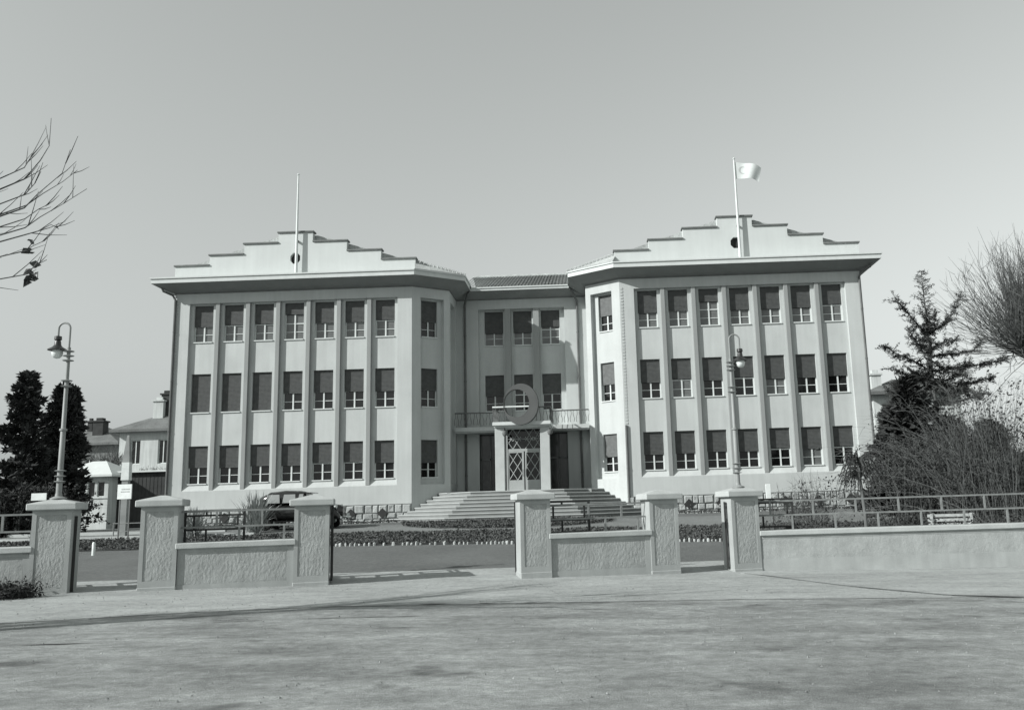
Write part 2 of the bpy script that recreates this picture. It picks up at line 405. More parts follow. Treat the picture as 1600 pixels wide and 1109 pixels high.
def add_window(O, u, inn, cx, zb, wd, ht, d, drop, curtain=False, pale=False, rot=0.):
    loc = O+u*cx+inn*d+V((0, 0, zb))
    def mesh_of(key, mb, mt):
        if key not in kit:
            me = bpy.data.meshes.new(key[0]); me.from_pydata([tuple(a) for a in mb().v], [], kit[('tmp',)].f); me.update(); me.materials.append(mt); kit[key] = me
        return kit[key]
    def wrap(fn):
        def g(): m = fn(); kit[('tmp',)] = m; return m
        return g
    def pane_mb():
        m = MB(); h = wd/2-.03; m.quad(V((-h, .2, .03)), V((h, .2, .03)), V((h, .2, ht-.03)), V((-h, .2, ht-.03))); return m
    def blind_mb():
        m = MB(); h = wd/2-.015; z1 = ht-.005; z0 = ht*(1-drop); m.box(-h, h, .11, .135, z0, z1)
        k = int((z1-z0)/.062)
        for i in range(k): zz = z0+.062*i; m.box(-h+.004, h-.004, .10, .11, zz+.006, zz+.054)
        return m
    w_ = bpy.data.objects.new('window', mesh_of(('window', wd, ht), wrap(lambda: frame_mesh(wd, ht)), M_frame)); C.objects.link(w_)
    w_.parent = B; w_.location = loc-V((AX, Y0, ZG)); w_.rotation_euler = (0, 0, rot)
    p = bpy.data.objects.new('pane', mesh_of(('pane', wd, ht, curtain), wrap(pane_mb), M_curt if curtain else M_pane)); C.objects.link(p); p.parent = w_
    if drop > 0:
        bl = bpy.data.objects.new('blind', mesh_of(('blind', wd, ht, drop, pale), wrap(blind_mb), M_blind2 if pale else M_blind)); C.objects.link(bl); bl.parent = w_
    return w_
def bays(mb, O, u, inn, u0, p, nb, finw, jamb, rows, d, drops, rot, finmat=M_fin, pale=False):
    """recessed bays between fins; u0 = left edge of recess"""
    u1 = u0+nb*p-finw; wd = p-finw-2*jamb
    holes = []; cs = []
    for i in range(nb):
        a = u0+i*p+jamb; cs.append(a+wd/2)
        for z0, z1 in rows: holes.append((a, a+wd, z0, z1))
    wall_panel(mb, O, u, inn, u0, u1, rows[0][0]-.03, ZH, d, holes, .28)
    P = lambda a, z, dd: O+u*a+inn*dd+V((0, 0, z))
    mb.quad(P(u0, 2.76, 0), P(u1, 2.76, 0), P(u1, rows[0][0]-.03, d), P(u0, rows[0][0]-.03, d))     # sloped wash under the sills
    mb.quad(P(u0, ZH, 0), P(u1, ZH, 0), P(u1, ZH, d), P(u0, ZH, d))
    for s in (u0, u1): mb.quad(P(s, 2.76, 0), P(s, 2.76+.3, d), P(s, ZH, d), P(s, ZH, 0))
    for i in range(nb-1):
        f = MB(); a = u0+i*p+p-finw; b = a+finw; z0 = 2.80; c = .012
        pts = [(a, d+.02), (a, c), (a+c, 0), (b-c, 0), (b, c), (b, d+.02)]
        for (q, e), (q2, e2) in zip(pts, pts[1:]):
            f.quad(P(q, z0+e*1.5 if 0 else z0, e), P(q2, z0, e2), P(q2, ZH-.002, e2), P(q, ZH-.002, e))
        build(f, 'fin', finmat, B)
    for i, cx in enumerate(cs):
        for j, (z0, z1) in enumerate(rows):
            dr, cu = drops(i, j); add_window(O, u, inn, cx, z0, wd, round(z1-z0, 3), d, dr, cu, pale, rot)
PW = 1.481; FINW = .205; JB = .165
RO = HO-.73; RI = RO-(7*PW-FINW)
rd = random.Random(3)
def drops_left(i, j):
    if j == 1 and i < 3: return 1.0, False
    d_ = .56+rd.choice([0, 0, .02, -.03])
    if j == 2: return (.30 if i == 3 else d_), True
    return d_, (rd.random() < .12)
def drops_right(i, j):
    d_ = .56+rd.choice([0, .02, -.04, .03])
    if j == 2: return (.34 if i == 2 else d_), True
    if j == 1 and i in (1, 4): return d_, True
    if j == 0 and i == 5: return .56, True
    return d_, False
mb = MB(); OL = V((0, Y0, 0))
for (xa, xr0, xr1, xb, dr) in ((AX-HO, AX-RO, AX-RI, AX-HA, drops_left), (AX+HA, AX+RI, AX+RO, AX+HO, drops_right)):
    P = lambda a, z, dd=0: V((a, Y0+dd, z))
    for a, b in ((xa, xr0), (xr1, xb)): mb.quad(P(a, 2.76), P(b, 2.76), P(b, ZH), P(a, ZH))
    mb.quad(P(xa, ZP), P(xb, ZP), P(xb, 2.76), P(xa, 2.76)); mb.quad(P(xa, ZH), P(xb, ZH), P(xb, ZS+.02), P(xa, ZS+.02))
    bays(mb, OL, X, IN, xr0, PW, 7, FINW, JB, ROWS, .165, dr, 0)
# outer side walls and backs
for s in (-1, 1):
    xo = AX+s*HO; mb.quad(V((xo, Y0, ZP-.9)), V((xo, Y0+13, ZP-.9)), V((xo, Y0+13, ZS+.02)), V((xo, Y0, ZS+.02)))
    mb.quad(V((xo, Y0+13, .9)), V((AX, Y0+13, .9)), V((AX, Y0+13, ZS)), V((xo, Y0+13, ZS)))
build(mb, 'wing_wall', M_plaster, B)
# ---- chamfers, returns, centre
mb = MB()
cl = math.hypot(HA-HB, YB-Y0)
for s in (-1, 1):
    if s < 0: O = V((AX-HA, Y0, 0)); u = V((HA-HB, YB-Y0, 0)).normalized()
    else: O = V((AX+HB, YB, 0)); u = V((HA-HB, Y0-YB, 0)).normalized()
    inn = V((-u.y, u.x, 0)); rot = math.atan2(u.y, u.x)
    r0, r1 = (.46, cl-.30) if s < 0 else (.30, cl-.46)
    P = lambda a, z, dd=0: O+u*a+inn*dd+V((0, 0, z))
    for a, b in ((0, r0), (r1, cl)): mb.quad(P(a, ZP-.9), P(b, ZP-.9), P(b, ZS+.02), P(a, ZS+.02))
    mb.quad(P(r0, ZP-.9), P(r1, ZP-.9), P(r1, 2.76), P(r0, 2.76)); mb.quad(P(r0, ZH), P(r1, ZH), P(r1, ZS+.02), P(r0, ZS+.02))
    wd = .86; cx = r0+.02+wd/2+.12 if s < 0 else r1-wd/2-.1
    wall_panel(mb, O, u, inn, r0, r1, 2.76, ZH, .24, [(cx-wd/2, cx+wd/2, a, b) for a, b in ROWS], .22)
    for q in (r0, r1): mb.quad(P(q, 2.76, 0), P(q, 2.76, .24), P(q, ZH, .24), P(q, ZH, 0))
    mb.quad(P(r0, 2.76, 0), P(r1, 2.76, 0), P(r1, 2.76, .24), P(r0, 2.76, .24)); mb.quad(P(r0, ZH, 0), P(r1, ZH, 0), P(r1, ZH, .24), P(r0, ZH, .24))
    for j, (a, b) in enumerate(ROWS): add_window(O, u, inn, cx, a, wd, round(b-a, 3), .24, .56 if j else .60, False, s > 0, rot)
    # return wall back to the centre
    O2 = V((AX+s*HB, YB, 0)) if s < 0 else V((AX+s*HB, YD, 0)); u2 = V((0, 1, 0)) if s < 0 else V((0, -1, 0)); in2 = V((-u2.y, u2.x, 0))
    rl = YD-YB; ra, rb = (.35, 1.75) if s < 0 else (rl-1.75, rl-.35)
    Q = lambda a, z, dd=0: O2+u2*a+in2*dd+V((0, 0, z))
    for a, b in ((0, ra), (rb, rl)): mb.quad(Q(a, ZP-.9), Q(b, ZP-.9), Q(b, ZS+.02), Q(a, ZS+.02))
    mb.quad(Q(ra, ZP-.9), Q(rb, ZP-.9), Q(rb, 2.76), Q(ra, 2.76)); mb.quad(Q(ra, ZH), Q(rb, ZH), Q(rb, ZS+.02), Q(ra, ZS+.02))
    cx = (ra+rb)/2
    wall_panel(mb, O2, u2, in2, ra, rb, 2.76, ZH, .24, [(cx-.43, cx+.43, a, b) for a, b in ROWS], .22)
    for q in (ra, rb): mb.quad(Q(q, 2.76, 0), Q(q, 2.76, .24), Q(q, ZH, .24), Q(q, ZH, 0))
    mb.quad(Q(ra, ZH, 0), Q(rb, ZH, 0), Q(rb, ZH, .24), Q(ra, ZH, .24)); mb.quad(Q(ra, 2.76, 0), Q(rb, 2.76, 0), Q(rb, 2.76, .24), Q(ra, 2.76, .24))
    for a, b in ROWS: add_window(O2, u2, in2, cx, a, .86, round(b-a, 3), .24, .58, False, False, math.atan2(u2.y, u2.x))
# centre
x0, x1 = AX-HB, AX+HB; c0, c1 = AX-HC, AX+HC; ZL = 2.33; ZB = 5.45
P = lambda a, z, dd=0: V((a, YD+dd, z))
for a, b in ((x0, c0), (c1, x1)): mb.quad(P(a, ZL-1.4), P(b, ZL-1.4), P(b, ZS+.02), P(a, ZS+.02))
mb.quad(P(c0, ZH), P(c1, ZH), P(c1, ZS+.02), P(c0, ZS+.02))
build(mb, 'bay_wall', M_plaster, B)
mb = MB(); OC = V((0, YD, 0)); pc = 1.5; fwc = .30; jc = .11
wd = .98; cs = [AX-pc+.04, AX+.04, AX+pc+.0]
holes = [(c-wd/2, c+wd/2, a, b) for c in cs for a, b in ROWS[1:]]
wall_panel(mb, OC, X, IN, c0, c1, ZB-.2, ZH, .30, holes, .24)
for q in (c0, c1): mb.quad(P(q, ZB-.2, 0), P(q, ZB-.2, .3), P(q, ZH, .3), P(q, ZH, 0))
mb.quad(P(c0, ZH, 0), P(c1, ZH, 0), P(c1, ZH, .3), P(c0, ZH, .3))
build(mb, 'centre_wall', M_plaster, B)
for k, c in enumerate((AX-pc/2+.04, AX+pc/2+.02)):
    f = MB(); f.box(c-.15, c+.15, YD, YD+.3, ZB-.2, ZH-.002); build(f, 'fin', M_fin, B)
for i, c in enumerate(cs):
    for j, (a, b) in enumerate(ROWS[1:]):
        dr = {(0, 1): .62, (1, 1): .62, (2, 1): .48, (0, 0): .57, (1, 0): .42, (2, 0): .55}[(i, j)]
        add_window(OC, X, IN, c, a, wd, round(b-a, 3), .30, dr, j == 1 or (i == 2 and False))
# ---- eaves: sloped soffit, fascia, top, following the plan
path = [(-HO, 13), (-HO, 0), (-HA, 0), (-HB, YB-Y0), (-HB, YD-Y0), (HB, YD-Y0), (HB, YB-Y0), (HA, 0), (HO, 0), (HO, 13)]
OV = .84
def offset(path, dist):
    out = []
    for i, (x, y) in enumerate(path):
        ns = []
        for a, b in ((i-1, i), (i, i+1)):
            if a < 0 or b >= len(path): continue
            dx, dy = path[b][0]-path[a][0], path[b][1]-path[a][1]; l = math.hypot(dx, dy); ns.append((dy/l, -dx/l))
        if len(ns) == 1: nx, ny = ns[0]; k = 1
        else:
            nx, ny = ns[0][0]+ns[1][0], ns[0][1]+ns[1][1]; l = math.hypot(nx, ny); nx, ny = nx/l, ny/l; k = 1/max(.35, nx*ns[0][0]+ny*ns[0][1])
        out.append((x+nx*dist*k, y+ny*dist*k))
    return out
W0 = lambda p, z: V((AX+p[0], Y0+p[1], z))
eo = offset(path, OV); eo2 = offset(path, OV+.05); ei = offset(path, .0); eb = offset(path, .03); ed = offset(path, -.25)
sf = MB(); fa = MB(); bd = MB()
em = offset(path, .30)
ZE_, ZF_ = ZE, ZF
for i in range(len(path)-1):
    ZE, ZF = (12.585, 12.77) if i == 4 else (ZE_, ZF_)
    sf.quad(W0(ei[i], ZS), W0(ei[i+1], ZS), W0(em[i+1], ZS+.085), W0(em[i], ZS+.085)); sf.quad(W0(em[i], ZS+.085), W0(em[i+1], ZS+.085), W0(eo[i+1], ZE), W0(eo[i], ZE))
    fa.quad(W0(eo[i], ZE), W0(eo[i+1], ZE), W0(eo[i+1], ZF-.07), W0(eo[i], ZF-.07))
    fa.quad(W0(eo[i], ZF-.07), W0(eo[i+1], ZF-.07), W0(eo2[i+1], ZF-.065), W0(eo2[i], ZF-.065)); fa.quad(W0(eo2[i], ZF-.065), W0(eo2[i+1], ZF-.065), W0(eo2[i+1], ZF), W0(eo2[i], ZF))
    fa.quad(W0(eo2[i], ZF), W0(eo2[i+1], ZF), W0(ed[i+1], ZF+.02), W0(ed[i], ZF+.02))
    bd.quad(W0(eb[i], ZS-.05), W0(eb[i+1], ZS-.05), W0(eb[i+1], ZS+.01), W0(eb[i], ZS+.01)); bd.quad(W0(ei[i], ZS-.05), W0(ei[i+1], ZS-.05), W0(eb[i+1], ZS-.05), W0(eb[i], ZS-.05))
ZE, ZF = ZE_, ZF_
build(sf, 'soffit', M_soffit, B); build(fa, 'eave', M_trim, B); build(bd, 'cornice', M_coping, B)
# ---- stepped parapets
tops = [13.67, 14.17, 14.69, 15.20]
PE0, PE1 = 4.86, 16.70; SW = (PE1-PE0)/7
for s in (-1, 1):
    cxm = AX+s*(PE0+PE1)/2
    mb = MB(); cp = MB()
    for k in range(7):
        lev = tops[min(k, 6-k)]; a = cxm-SW*3.5+SW*k; b = a+SW
        mx_, my_ = cxm+s*(-.05), 13.93
        if k == 3:
            # top step with an octagonal opening
            oc = [(cxm-.0+.26*cos(pi/8+i*pi/4), 13.90+.30*sin(pi/8+i*pi/4)) for i in range(8)]
            rect = [(b, 14.4), (cxm+.3, lev), (cxm-.3, lev), (a, 14.4), (a, 13.4), (cxm-.3, ZF-.02), (cxm+.3, ZF-.02), (b, 13.4)]
            for i in range(8):
                j = (i+1) % 8; mb.quad(V((oc[i][0], Y0, oc[i][1])), V((oc[j][0], Y0, oc[j][1])), V((rect[j][0], Y0, rect[j][1])), V((rect[i][0], Y0, rect[i][1])))
                mb.quad(V((oc[i][0], Y0, oc[i][1])), V((oc[j][0], Y0, oc[j][1])), V((oc[j][0], Y0+.3, oc[j][1])), V((oc[i][0], Y0+.3, oc[i][1])))
            for sg, e in ((-1, a), (1, b)):
                mb.tri(V((e, Y0, 14.4)), V((cxm+sg*.3, Y0, lev)), V((e, Y0, lev))); mb.tri(V((e, Y0, 13.4)), V((e, Y0, ZF-.02)), V((cxm+sg*.3, Y0, ZF-.02)))
                mb.quad(V((e, Y0, ZF)), V((e, Y0+.32, ZF)), V((e, Y0+.32, lev)), V((e, Y0, lev)))
            mb.quad(V((a, Y0+.32, ZF)), V((b, Y0+.32, ZF)), V((b, Y0+.32, lev)), V((a, Y0+.32, lev)))
        else: mb.box(a, b, Y0, Y0+.32, ZF-.02, lev)
        lo = -.06 if k <= 3 else -.0; hi = .06 if k >= 3 else 0.
        cp.box(a+lo, b+hi, Y0-.07, Y0+.39, lev, lev+.075, .008)
    pr = build(mb, 'stepped_parapet', M_ped, B)
    build(cp, 'coping', M_coping, B)
    v_ = MB(); v_.box(cxm-.3, cxm+.3, Y0+.22, Y0+.26, 13.5, 14.3); v_.box(cxm+.03, cxm+.09, Y0+.12, Y0+.22, 13.62, 14.18); build(v_, 'parapet_vent', M_iron, B)
    # roof of the wing behind the parapet
    rf = MB(); sl_ = .305; Yb = Y0+13.6
    def RP(rel, y, z): return V((AX+s*rel, y, z))
    ins = 2.55; zr = 15.12; relr0 = PE0+(zr-13.62)/sl_; relr1 = PE1-(zr-13.62)/sl_
    Yi = Y0+.33
    f = [RP(ins, Y0+.75, ZF+.03), RP(PE0+.1, Yi, 13.62), RP(relr0, Yi, zr), RP(relr1, Yi, zr), RP(PE1-.1, Yi, 13.62), RP(PE1-.1, Yi, ZF)]
    bk = [V((p.x, Yb, p.z)) for p in f]
    for i in range(5): rf.quad(f[i], f[i+1], bk[i+1], bk[i])
    rf.add([f[1], f[2], f[3], f[4], V((f[4].x, Yi, ZF)), V((f[1].x, Yi, ZF))], [(0, 1, 2, 3, 4, 5)])
    rf.tri(RP(HA-.30, Y0-.8, ZF+.03), f[1], f[0]); rf.tri(RP(HA-.30, Y0-.8, ZF+.03), f[1], RP(PE0+.1, Yi, ZF))
    rf.quad(RP(ins, Y0+.75, ZF+.03), RP(ins, Y0+.75, ZF-.05), RP(ins, Yb, ZF-.05), RP(ins, Yb, ZF+.03))
    n_ = 13                                                                  # hip tiles down to the eave corner
    for i in range(n_):
        t = (i+.5)/n_; p = f[1].lerp(f[0], t); q = f[1].lerp(f[0], (i+1.1)/n_)
        rf.tube([p+V((0, 0, .03)), q+V((0, 0, .0))], [.07, .105], 7)
    build(rf, 'wing_roof', M_tile, B)
# centre roof: pantiles
rf = MB(); ya_, yb_ = Y0+YD-Y0-OV-.02, 49.6; za, zb = 12.79, 14.58
n_ = 70; xa = AX-3.0; xb = AX+3.0
for r_ in range(10):
    t0, t1 = r_/10, (r_+1)/10
    for i in range(n_):
        xs_ = [xa+(xb-xa)*(i+k)/n_ for k in (0, .5, 1)]
        hs = (0, .035 if i % 2 == 0 else -.0, 0)
        for k in (0, 1):
            y_0, z_0 = ya_+(yb_-ya_)*t0, za+(zb-za)*t0+.02; y_1, z_1 = ya_+(yb_-ya_)*t1, za+(zb-za)*t1-.015
            rf.quad(V((xs_[k], y_0, z_0+hs[k])), V((xs_[k+1], y_0, z_0+hs[k+1])), V((xs_[k+1], y_1, z_1+hs[k+1])), V((xs_[k], y_1, z_1+hs[k])))
rf.quad(V((xa, yb_, zb)), V((xb, yb_, zb)), V((xb, yb_+6, 12.9)), V((xa, yb_+6, 12.9)))
for i in range(20): rf.tube([V((xa+(xb-xa)*i/20, yb_, zb)), V((xa+(xb-xa)*(i+1.08)/20, yb_, zb+.01))], [.12, .1], 8)
build(rf, 'centre_roof', M_tile, B)
# ---- plinth of rubble stone
mb = MB(); rs = random.Random(11)
def rubble(O, u, out, L, z0, z1):
    z = z0; rows = [(z0, z0+.31), (z0+.31, z0+.57), (z0+.57, z1)]
    for a, b in rows:
        x = 0
        while x < L-.02:
            w_ = min(rs.uniform(.22, .52), L-x)
            if L-x-w_ < .15: w_ = L-x
            t = rs.uniform(.05, .10); g = .012
            za, zb_ = a+g+rs.uniform(-.03, .03)*(a > z0), b-g+rs.uniform(-.02, .02)*(b < z1)
            p = [O+u*(x+g)+V((0, 0, za)), O+u*(x+w_-g)+V((0, 0, za+rs.uniform(-.02, .02))), O+u*(x+w_-g+rs.uniform(-.02, .01))+V((0, 0, zb_)), O+u*(x+g+rs.uniform(-.01, .02))+V((0, 0, zb_+rs.uniform(-.02, .02)))]
            c = sum(p, V((0, 0, 0)))/4; q = [c+(k-c)*.72+out*(t+rs.uniform(-.02, .02)) for k in p]; m_ = [c+(k-c)*.96+out*t*.55 for k in p]
            mb.add(p+m_+q, [(0, 1, 5, 4), (1, 2, 6, 5), (2, 3, 7, 6), (3, 0, 4, 7), (4, 5, 9, 8), (5, 6, 10, 9), (6, 7, 11, 10), (7, 4, 8, 11), (8, 9, 10, 11)])
            x += w_
rubble(V((AX-HO-.02, Y0-.02, 0)), X, -IN, HO-HA+.02, ZG-.15, ZP-.03); build(mb, 'plinth', M_stone, B); mb = MB(); rubble(V((AX+HA, Y0-.02, 0)), X, -IN, HO-HA+.02, ZG-.15, ZP-.03)
build(mb, 'plinth', M_stone, B)
mb = MB(); 
for a, b in ((AX-HO-.02, AX-HA), (AX+HA, AX+HO+.02)): mb = MB(); mb.box(a, b, Y0-.02, Y0+.1, .6, ZP+.002); mb.box(a, b, Y0-.06, Y0-.021, ZP-.03, ZP); build(mb, 'plinth_backing', M_mortar, B)
for s in (-1, 1):
    for i in range(7):
        c = AX+s*(RI+.64+i*PW); v_ = MB(); d_ = .24; zc = ZG+.42
        v_.prism([(c-d_, zc), (c, zc-d_), (c+d_, zc), (c, zc+d_)], 1, Y0-.135, Y0-.03); build(v_, 'cellar_vent', M_iron, B)
# ---- downpipes
def pipe(pts, r=.055):
    m = MB(); m.tube(pts, r, 8); 
    for z in [z for z in (3.2, 4.9, 5.6, 8.0, 10.4) if min(p.z for p in pts) < z < max(p.z for p in pts)-.6]: m.lathe([(r+.012, -.03), (r+.012, .03)], (pts[-1][0], pts[-1][1], z), 8)
    build(m, 'downpipe', M_pipe, B, True)
for s in (-1, 1):
    x = AX+s*(HO-.04); y = Y0-.07
    pipe([V((x+s*.48, y-.45, ZE-.12)), V((x+s*.44, y-.4, ZE-.3)), V((x+s*.1, y-.08, ZS-.12)), V((x, y, ZS-.35)), V((x, y, 1.3))])
    x = AX+s*2.93; y = YD-.08
    pipe([V((x-s*.25, y-.62, ZE-.1)), V((x-s*.2, y-.5, ZE-.25)), V((x, y-.05, ZS-.3)), V((x, y, ZS-.5)), V((x, y, 2.3))], .06)
pipe([V((AX+HA-.03+.1, Y0-.06, 5.2)), V((AX+HA+.07, Y0-.06, 1.6))], .05)
# ---- chipped corner strips (small raised blocks up the arrises)
for xq, w_ in ((AX-HO+.10, .10), (AX+HA+.05, .11)):
    m = MB(); z = ZP+.1
    while z < ZH: m.box(xq, xq+w_, Y0-.022, Y0-.001, z, z+.085); z += .155
    q_ = build(m, 'corner_strip', M_plaster, B)
# ---- entrance: landing, wrap-around steps
td = MB(); mb = MB(); xl, xr, yl = AX-2.13, AX+2.13, 40.95; nst = 8; rise = (2.33-ZG)/nst; tr = .295
for k in range(nst):
    dd = tr*k; z1 = 2.33-rise*k; z0 = z1-rise
    a = dd*math.tan(pi/8); Yf = yl-dd
    e = 3.4+0.0
    poly = [(xl-a, Yf), (xr+a, Yf), (xr+a+e, Yf+e), (xl-a-e, Yf+e)]
    # clip behind the walls is fine: the treads run under the chamfer walls
    lowz = z0-.4 if k == nst-1 else z0
    def outl(q, z): an = (dd+q)*math.tan(pi/8); Yn = yl-dd-q; return [V((xl-an, Yn, z)), V((xr+an, Yn, z)), V((xr+an+e, Yn+e, z)), V((xl-an-e, Yn+e, z))]
    mb.ring_loft([outl(0, lowz), outl(0, z1-.05)])
    td.ring_loft([outl(.03, z1-.05), outl(.03, z1-.032), outl(-.004, z1)])
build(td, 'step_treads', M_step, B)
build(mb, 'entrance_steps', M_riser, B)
# floor of the porch
mb = MB(); mb.box(AX-3.37, AX+3.37, 42.0, YD+.4, 1.0, 2.325); build(mb, 'porch_floor', M_step, B)
# ---- portico, doors
YBAL = 44.5
yp = 41.75; pcx = AX+.21
for s in (-1, 1):
    mb = MB(); mb.box(pcx+s*1.06-.22, pcx+s*1.06+.22, yp, yp+.42, 2.33, 5.26, .012); build(mb, 'portico_column', M_marble, B)
for s in (-1, 1):
    m = MB(); c = V((pcx+s*1.06+(.25 if s < 0 else .25), yp-.02, 4.98))
    m.lathe([(.02, -.12), (.10, -.1), (.13, 0), (.10, .1), (.03, .13)], c, 12); m.tube([c+V((0, .05, .12)), c+V((0, .2, .2))], .03, 6); build(m, 'porch_lantern', M_pipe, B, True)
mb = MB(); mb.box(pcx-1.36, pcx+1.36, yp-.22, YBAL-.002, 5.34, 5.50, .01); mb.box(pcx-1.30, pcx+1.30, yp-.1, YBAL-.002, 5.262, 5.34)
build(mb, 'portico_slab', M_trim, B)
mb = MB(); mb.box(AX-3.37, AX+3.37, YBAL, YD+.28, 5.36, 5.56); mb.box(AX-3.36, AX+3.36, YBAL+.1, YD+.28, 5.29, 5.358)
build(mb, 'balcony', M_plaster, B)
# railings: one along each side of the emblem, each turning back to the wall
for sg in (-1, 1):
    mb = MB()
    def balu(p, q, zb):
        k = max(2, int((q-p).length/.15))
        for i in range(k+1):
            c = p.lerp(q, i/k); mb.tube([c+V((.03*sin(t*pi*2)*(1 if i % 2 else -1), 0, zb-6.16+(6.16-zb)*t)) for t in frange(0, 1, 8)], .013, 4)
    a, b, c, d = V((pcx+sg*.72, yp-.12, 6.16)), V((pcx+sg*1.34, yp-.12, 6.16)), V((pcx+sg*1.34, YBAL+.06, 6.26)), V((AX+sg*3.36, YBAL+.06, 6.28))
    mb.tube([a, b, c, d], .035, 6); balu(a, b, 5.5); balu(b, c, 5.5); balu(c, d, 5.56)
    build(mb, 'balcony_railing', M_pipe, B)
mb = MB(); mb.tube([V((pcx-1.36, yp-.16, 6.2)), V((pcx+.35, yp-.16, 6.2))], .04, 8); build(mb, 'flag_rail', M_white, B)
# crescent emblem standing on the slab edge
mb = MB(); Ro, Rix, Riz = .965, .63, .655; n_ = 48; cz = 6.30; out = []; inn_ = []
for i in range(n_):
    t = 2*pi*i/n_; out.append((.86*Ro*cos(t)/1, Ro*sin(t))); inn_.append((-.205+Rix*cos(t)*.98, .05+Riz*sin(t)))
def CR(p, y):  # turned a little towards the right
    a = R(-8); return V((pcx-.0+p[0]*cos(a)-y*sin(a), yp-.2+p[0]*sin(a)+y*cos(a), cz+p[1]))
for i in range(n_):
    j = (i+1) % n_
    for y in (-.14, .14): mb.quad(CR(out[i], y), CR(out[j], y), CR(inn_[j], y), CR(inn_[i], y))
    mb.quad(CR(out[i], -.14), CR(out[j], -.14), CR(out[j], .14), CR(out[i], .14)); mb.quad(CR(inn_[i], -.14), CR(inn_[j], -.14), CR(inn_[j], .14), CR(inn_[i], .14))
build(mb, 'crescent_emblem', M_cresc, B)
# door screen
yd = 42.95; dx0, dx1 = pcx-.80, pcx+.80; DB = MB()
DB.box(dx0, dx1, yd, yd+.06, 4.20, 4.32); DB.box(dx0-.05, dx0, yd-.02, yd+.08, 2.33, 5.26); DB.box(dx1, dx1+.05, yd-.02, yd+.08, 2.33, 5.26)
build(DB, 'door_frame', M_lattice, B)
pn = MB(); pn.box(dx0, dx1, yd+.09, yd+.11, 2.35, 5.26); build(pn, 'door_glass', M_pane, B)
for a, b in ((dx0, pcx-.03), (pcx+.03, dx1)):
    d_ = MB(); mid = (a+b)/2; d_.box(a+.0, a+.06, yd, yd+.05, 2.36, 4.195); d_.box(b-.09, b, yd, yd+.05, 2.36, 4.195); d_.box(a+.06, b-.09, yd+.004, yd+.046, 2.36, 2.84); d_.box(a+.06, b-.09, yd, yd+.05, 4.13, 4.195)
    leaf = build(d_, 'door_leaf', M_lattice, B)
    l = MB(); w_ = b-.09-a-.06; z0, z1 = 2.84, 4.13; cw = w_/1.5; ch = (z1-z0)/2.0
    def clipseg(p, q, x0, x1, z0, z1):
        t0, t1 = 0., 1.; d0, d1 = q[0]-p[0], q[1]-p[1]
        for dd, s0, lo, hi in ((d0, p[0], x0, x1), (d1, p[1], z0, z1)):
            if abs(dd) < 1e-9: continue
            ta, tb = (lo-s0)/dd, (hi-s0)/dd; t0 = max(t0, min(ta, tb)); t1 = min(t1, max(ta, tb))
        return None if t0 >= t1 else ((p[0]+d0*t0, p[1]+d1*t0), (p[0]+d0*t1, p[1]+d1*t1))
    for k in range(-4, 8):
        for sg in (1, -1):
            p = (a+.06+k*cw*.98, z0); q = (p[0]+sg*cw*2.0, z1)
            r_ = clipseg(p, q, a+.06, b-.09, z0, z1)
            if r_: l.tube([V((r_[0][0], yd+.02, r_[0][1])), V((r_[1][0], yd+.02, r_[1][1]))], .017, 5)
    build(l, 'lattice', M_lattice, leaf)
    h_ = MB(); hx = pcx+(.08 if a > pcx-.01 else -.08); h_.tube([V((hx, yd-.04, 3.0)), V((hx, yd-.04, 3.35))], .015, 6); build(h_, 'door_handle', M_iron, leaf)
l = MB(); z0, z1 = 4.32, 5.26
for c in (dx0+.06, dx0+.45, dx0+1.05, dx0+1.45):
    for sg in (1, -1):
        for zz in ((z0, (z0+z1)/2+.1), ((z0+z1)/2-.1, z1)):
            r_ = clipseg((c-sg*.19, zz[0]), (c+sg*.19, zz[1]), dx0, dx1, z0, z1)
            if r_: l.tube([V((r_[0][0], yd+.02, r_[0][1])), V((r_[1][0], yd+.02, r_[1][1]))], .016, 5)
l.tube([V((dx0, yd+.02, (z0+z1)/2)), V((dx1, yd+.02, (z0+z1)/2))], .016, 5)
build(l, 'transom_lattice', M_lattice, B)
# dark glazed sides of the porch and its back wall
mb = MB(); mb.box(c0, c1, YD+.28, YD+.32, 2.3, 5.27); build(mb, 'porch_glazing', M_porchg, B)
mb = MB()
for x in (c0+.02, c0+.5, pcx-.9, pcx+.9, c1-.5, c1-.06): mb.box(x, x+.07, YD+.2, YD+.279, 2.33, 5.2)
mb.box(c0, c1, YD+.2, YD+.279, 3.95, 4.03)
for s in (-1, 1): mb.box(pcx+s*.86-.03, pcx+s*.86+.03, yd+.08, YD+.2, 2.33, 5.2)
build(mb, 'porch_mullion', M_pipe, B)

# ------------------------------------------------------------------ flagpoles and flag
def flagpole(u, label):
    p = atY(u[0], u[1], 41.8); q = atY(u[2], u[3], 41.8); x = (p.x+q.x)/2
    t = thing('flagpole', (x, 41.80, 12.95), 0, label, 'flagpole', 'flagpoles on the eaves')
    m = MB(); m.tube([V((x, 41.80, 12.94)), V((x, 41.80, 15)), V((x, 41.80, q.z))], [.075, .06, .038], 10); build(m, 'pole', M_pole, t, True)
    m = MB(); m.lathe([(.01, 0), (.06, .04), (.06, .08), (.01, .12)], (x, 41.80, q.z), 10); build(m, 'finial', M_pole, t, True)
    m = MB(); m.box(x-.05, x+.05, 41.84, 42.0, 14.7, 14.78); m.box(x-.12, x+.12, 41.7, 41.9, 12.94, 12.99); build(m, 'bracket', M_pipe, t)
    return x, q.z
flagpole((466, 420, 463, 275), 'bare white flagpole on the left wing of the building')
fx, fz = flagpole((1158, 396, 1145, 250), 'white flagpole flying a flag on the right wing of the building')
t = thing('flag', (fx+.04, 41.80, fz-.75), 0, 'white flag with a faint crescent blowing from the pole', 'flag')
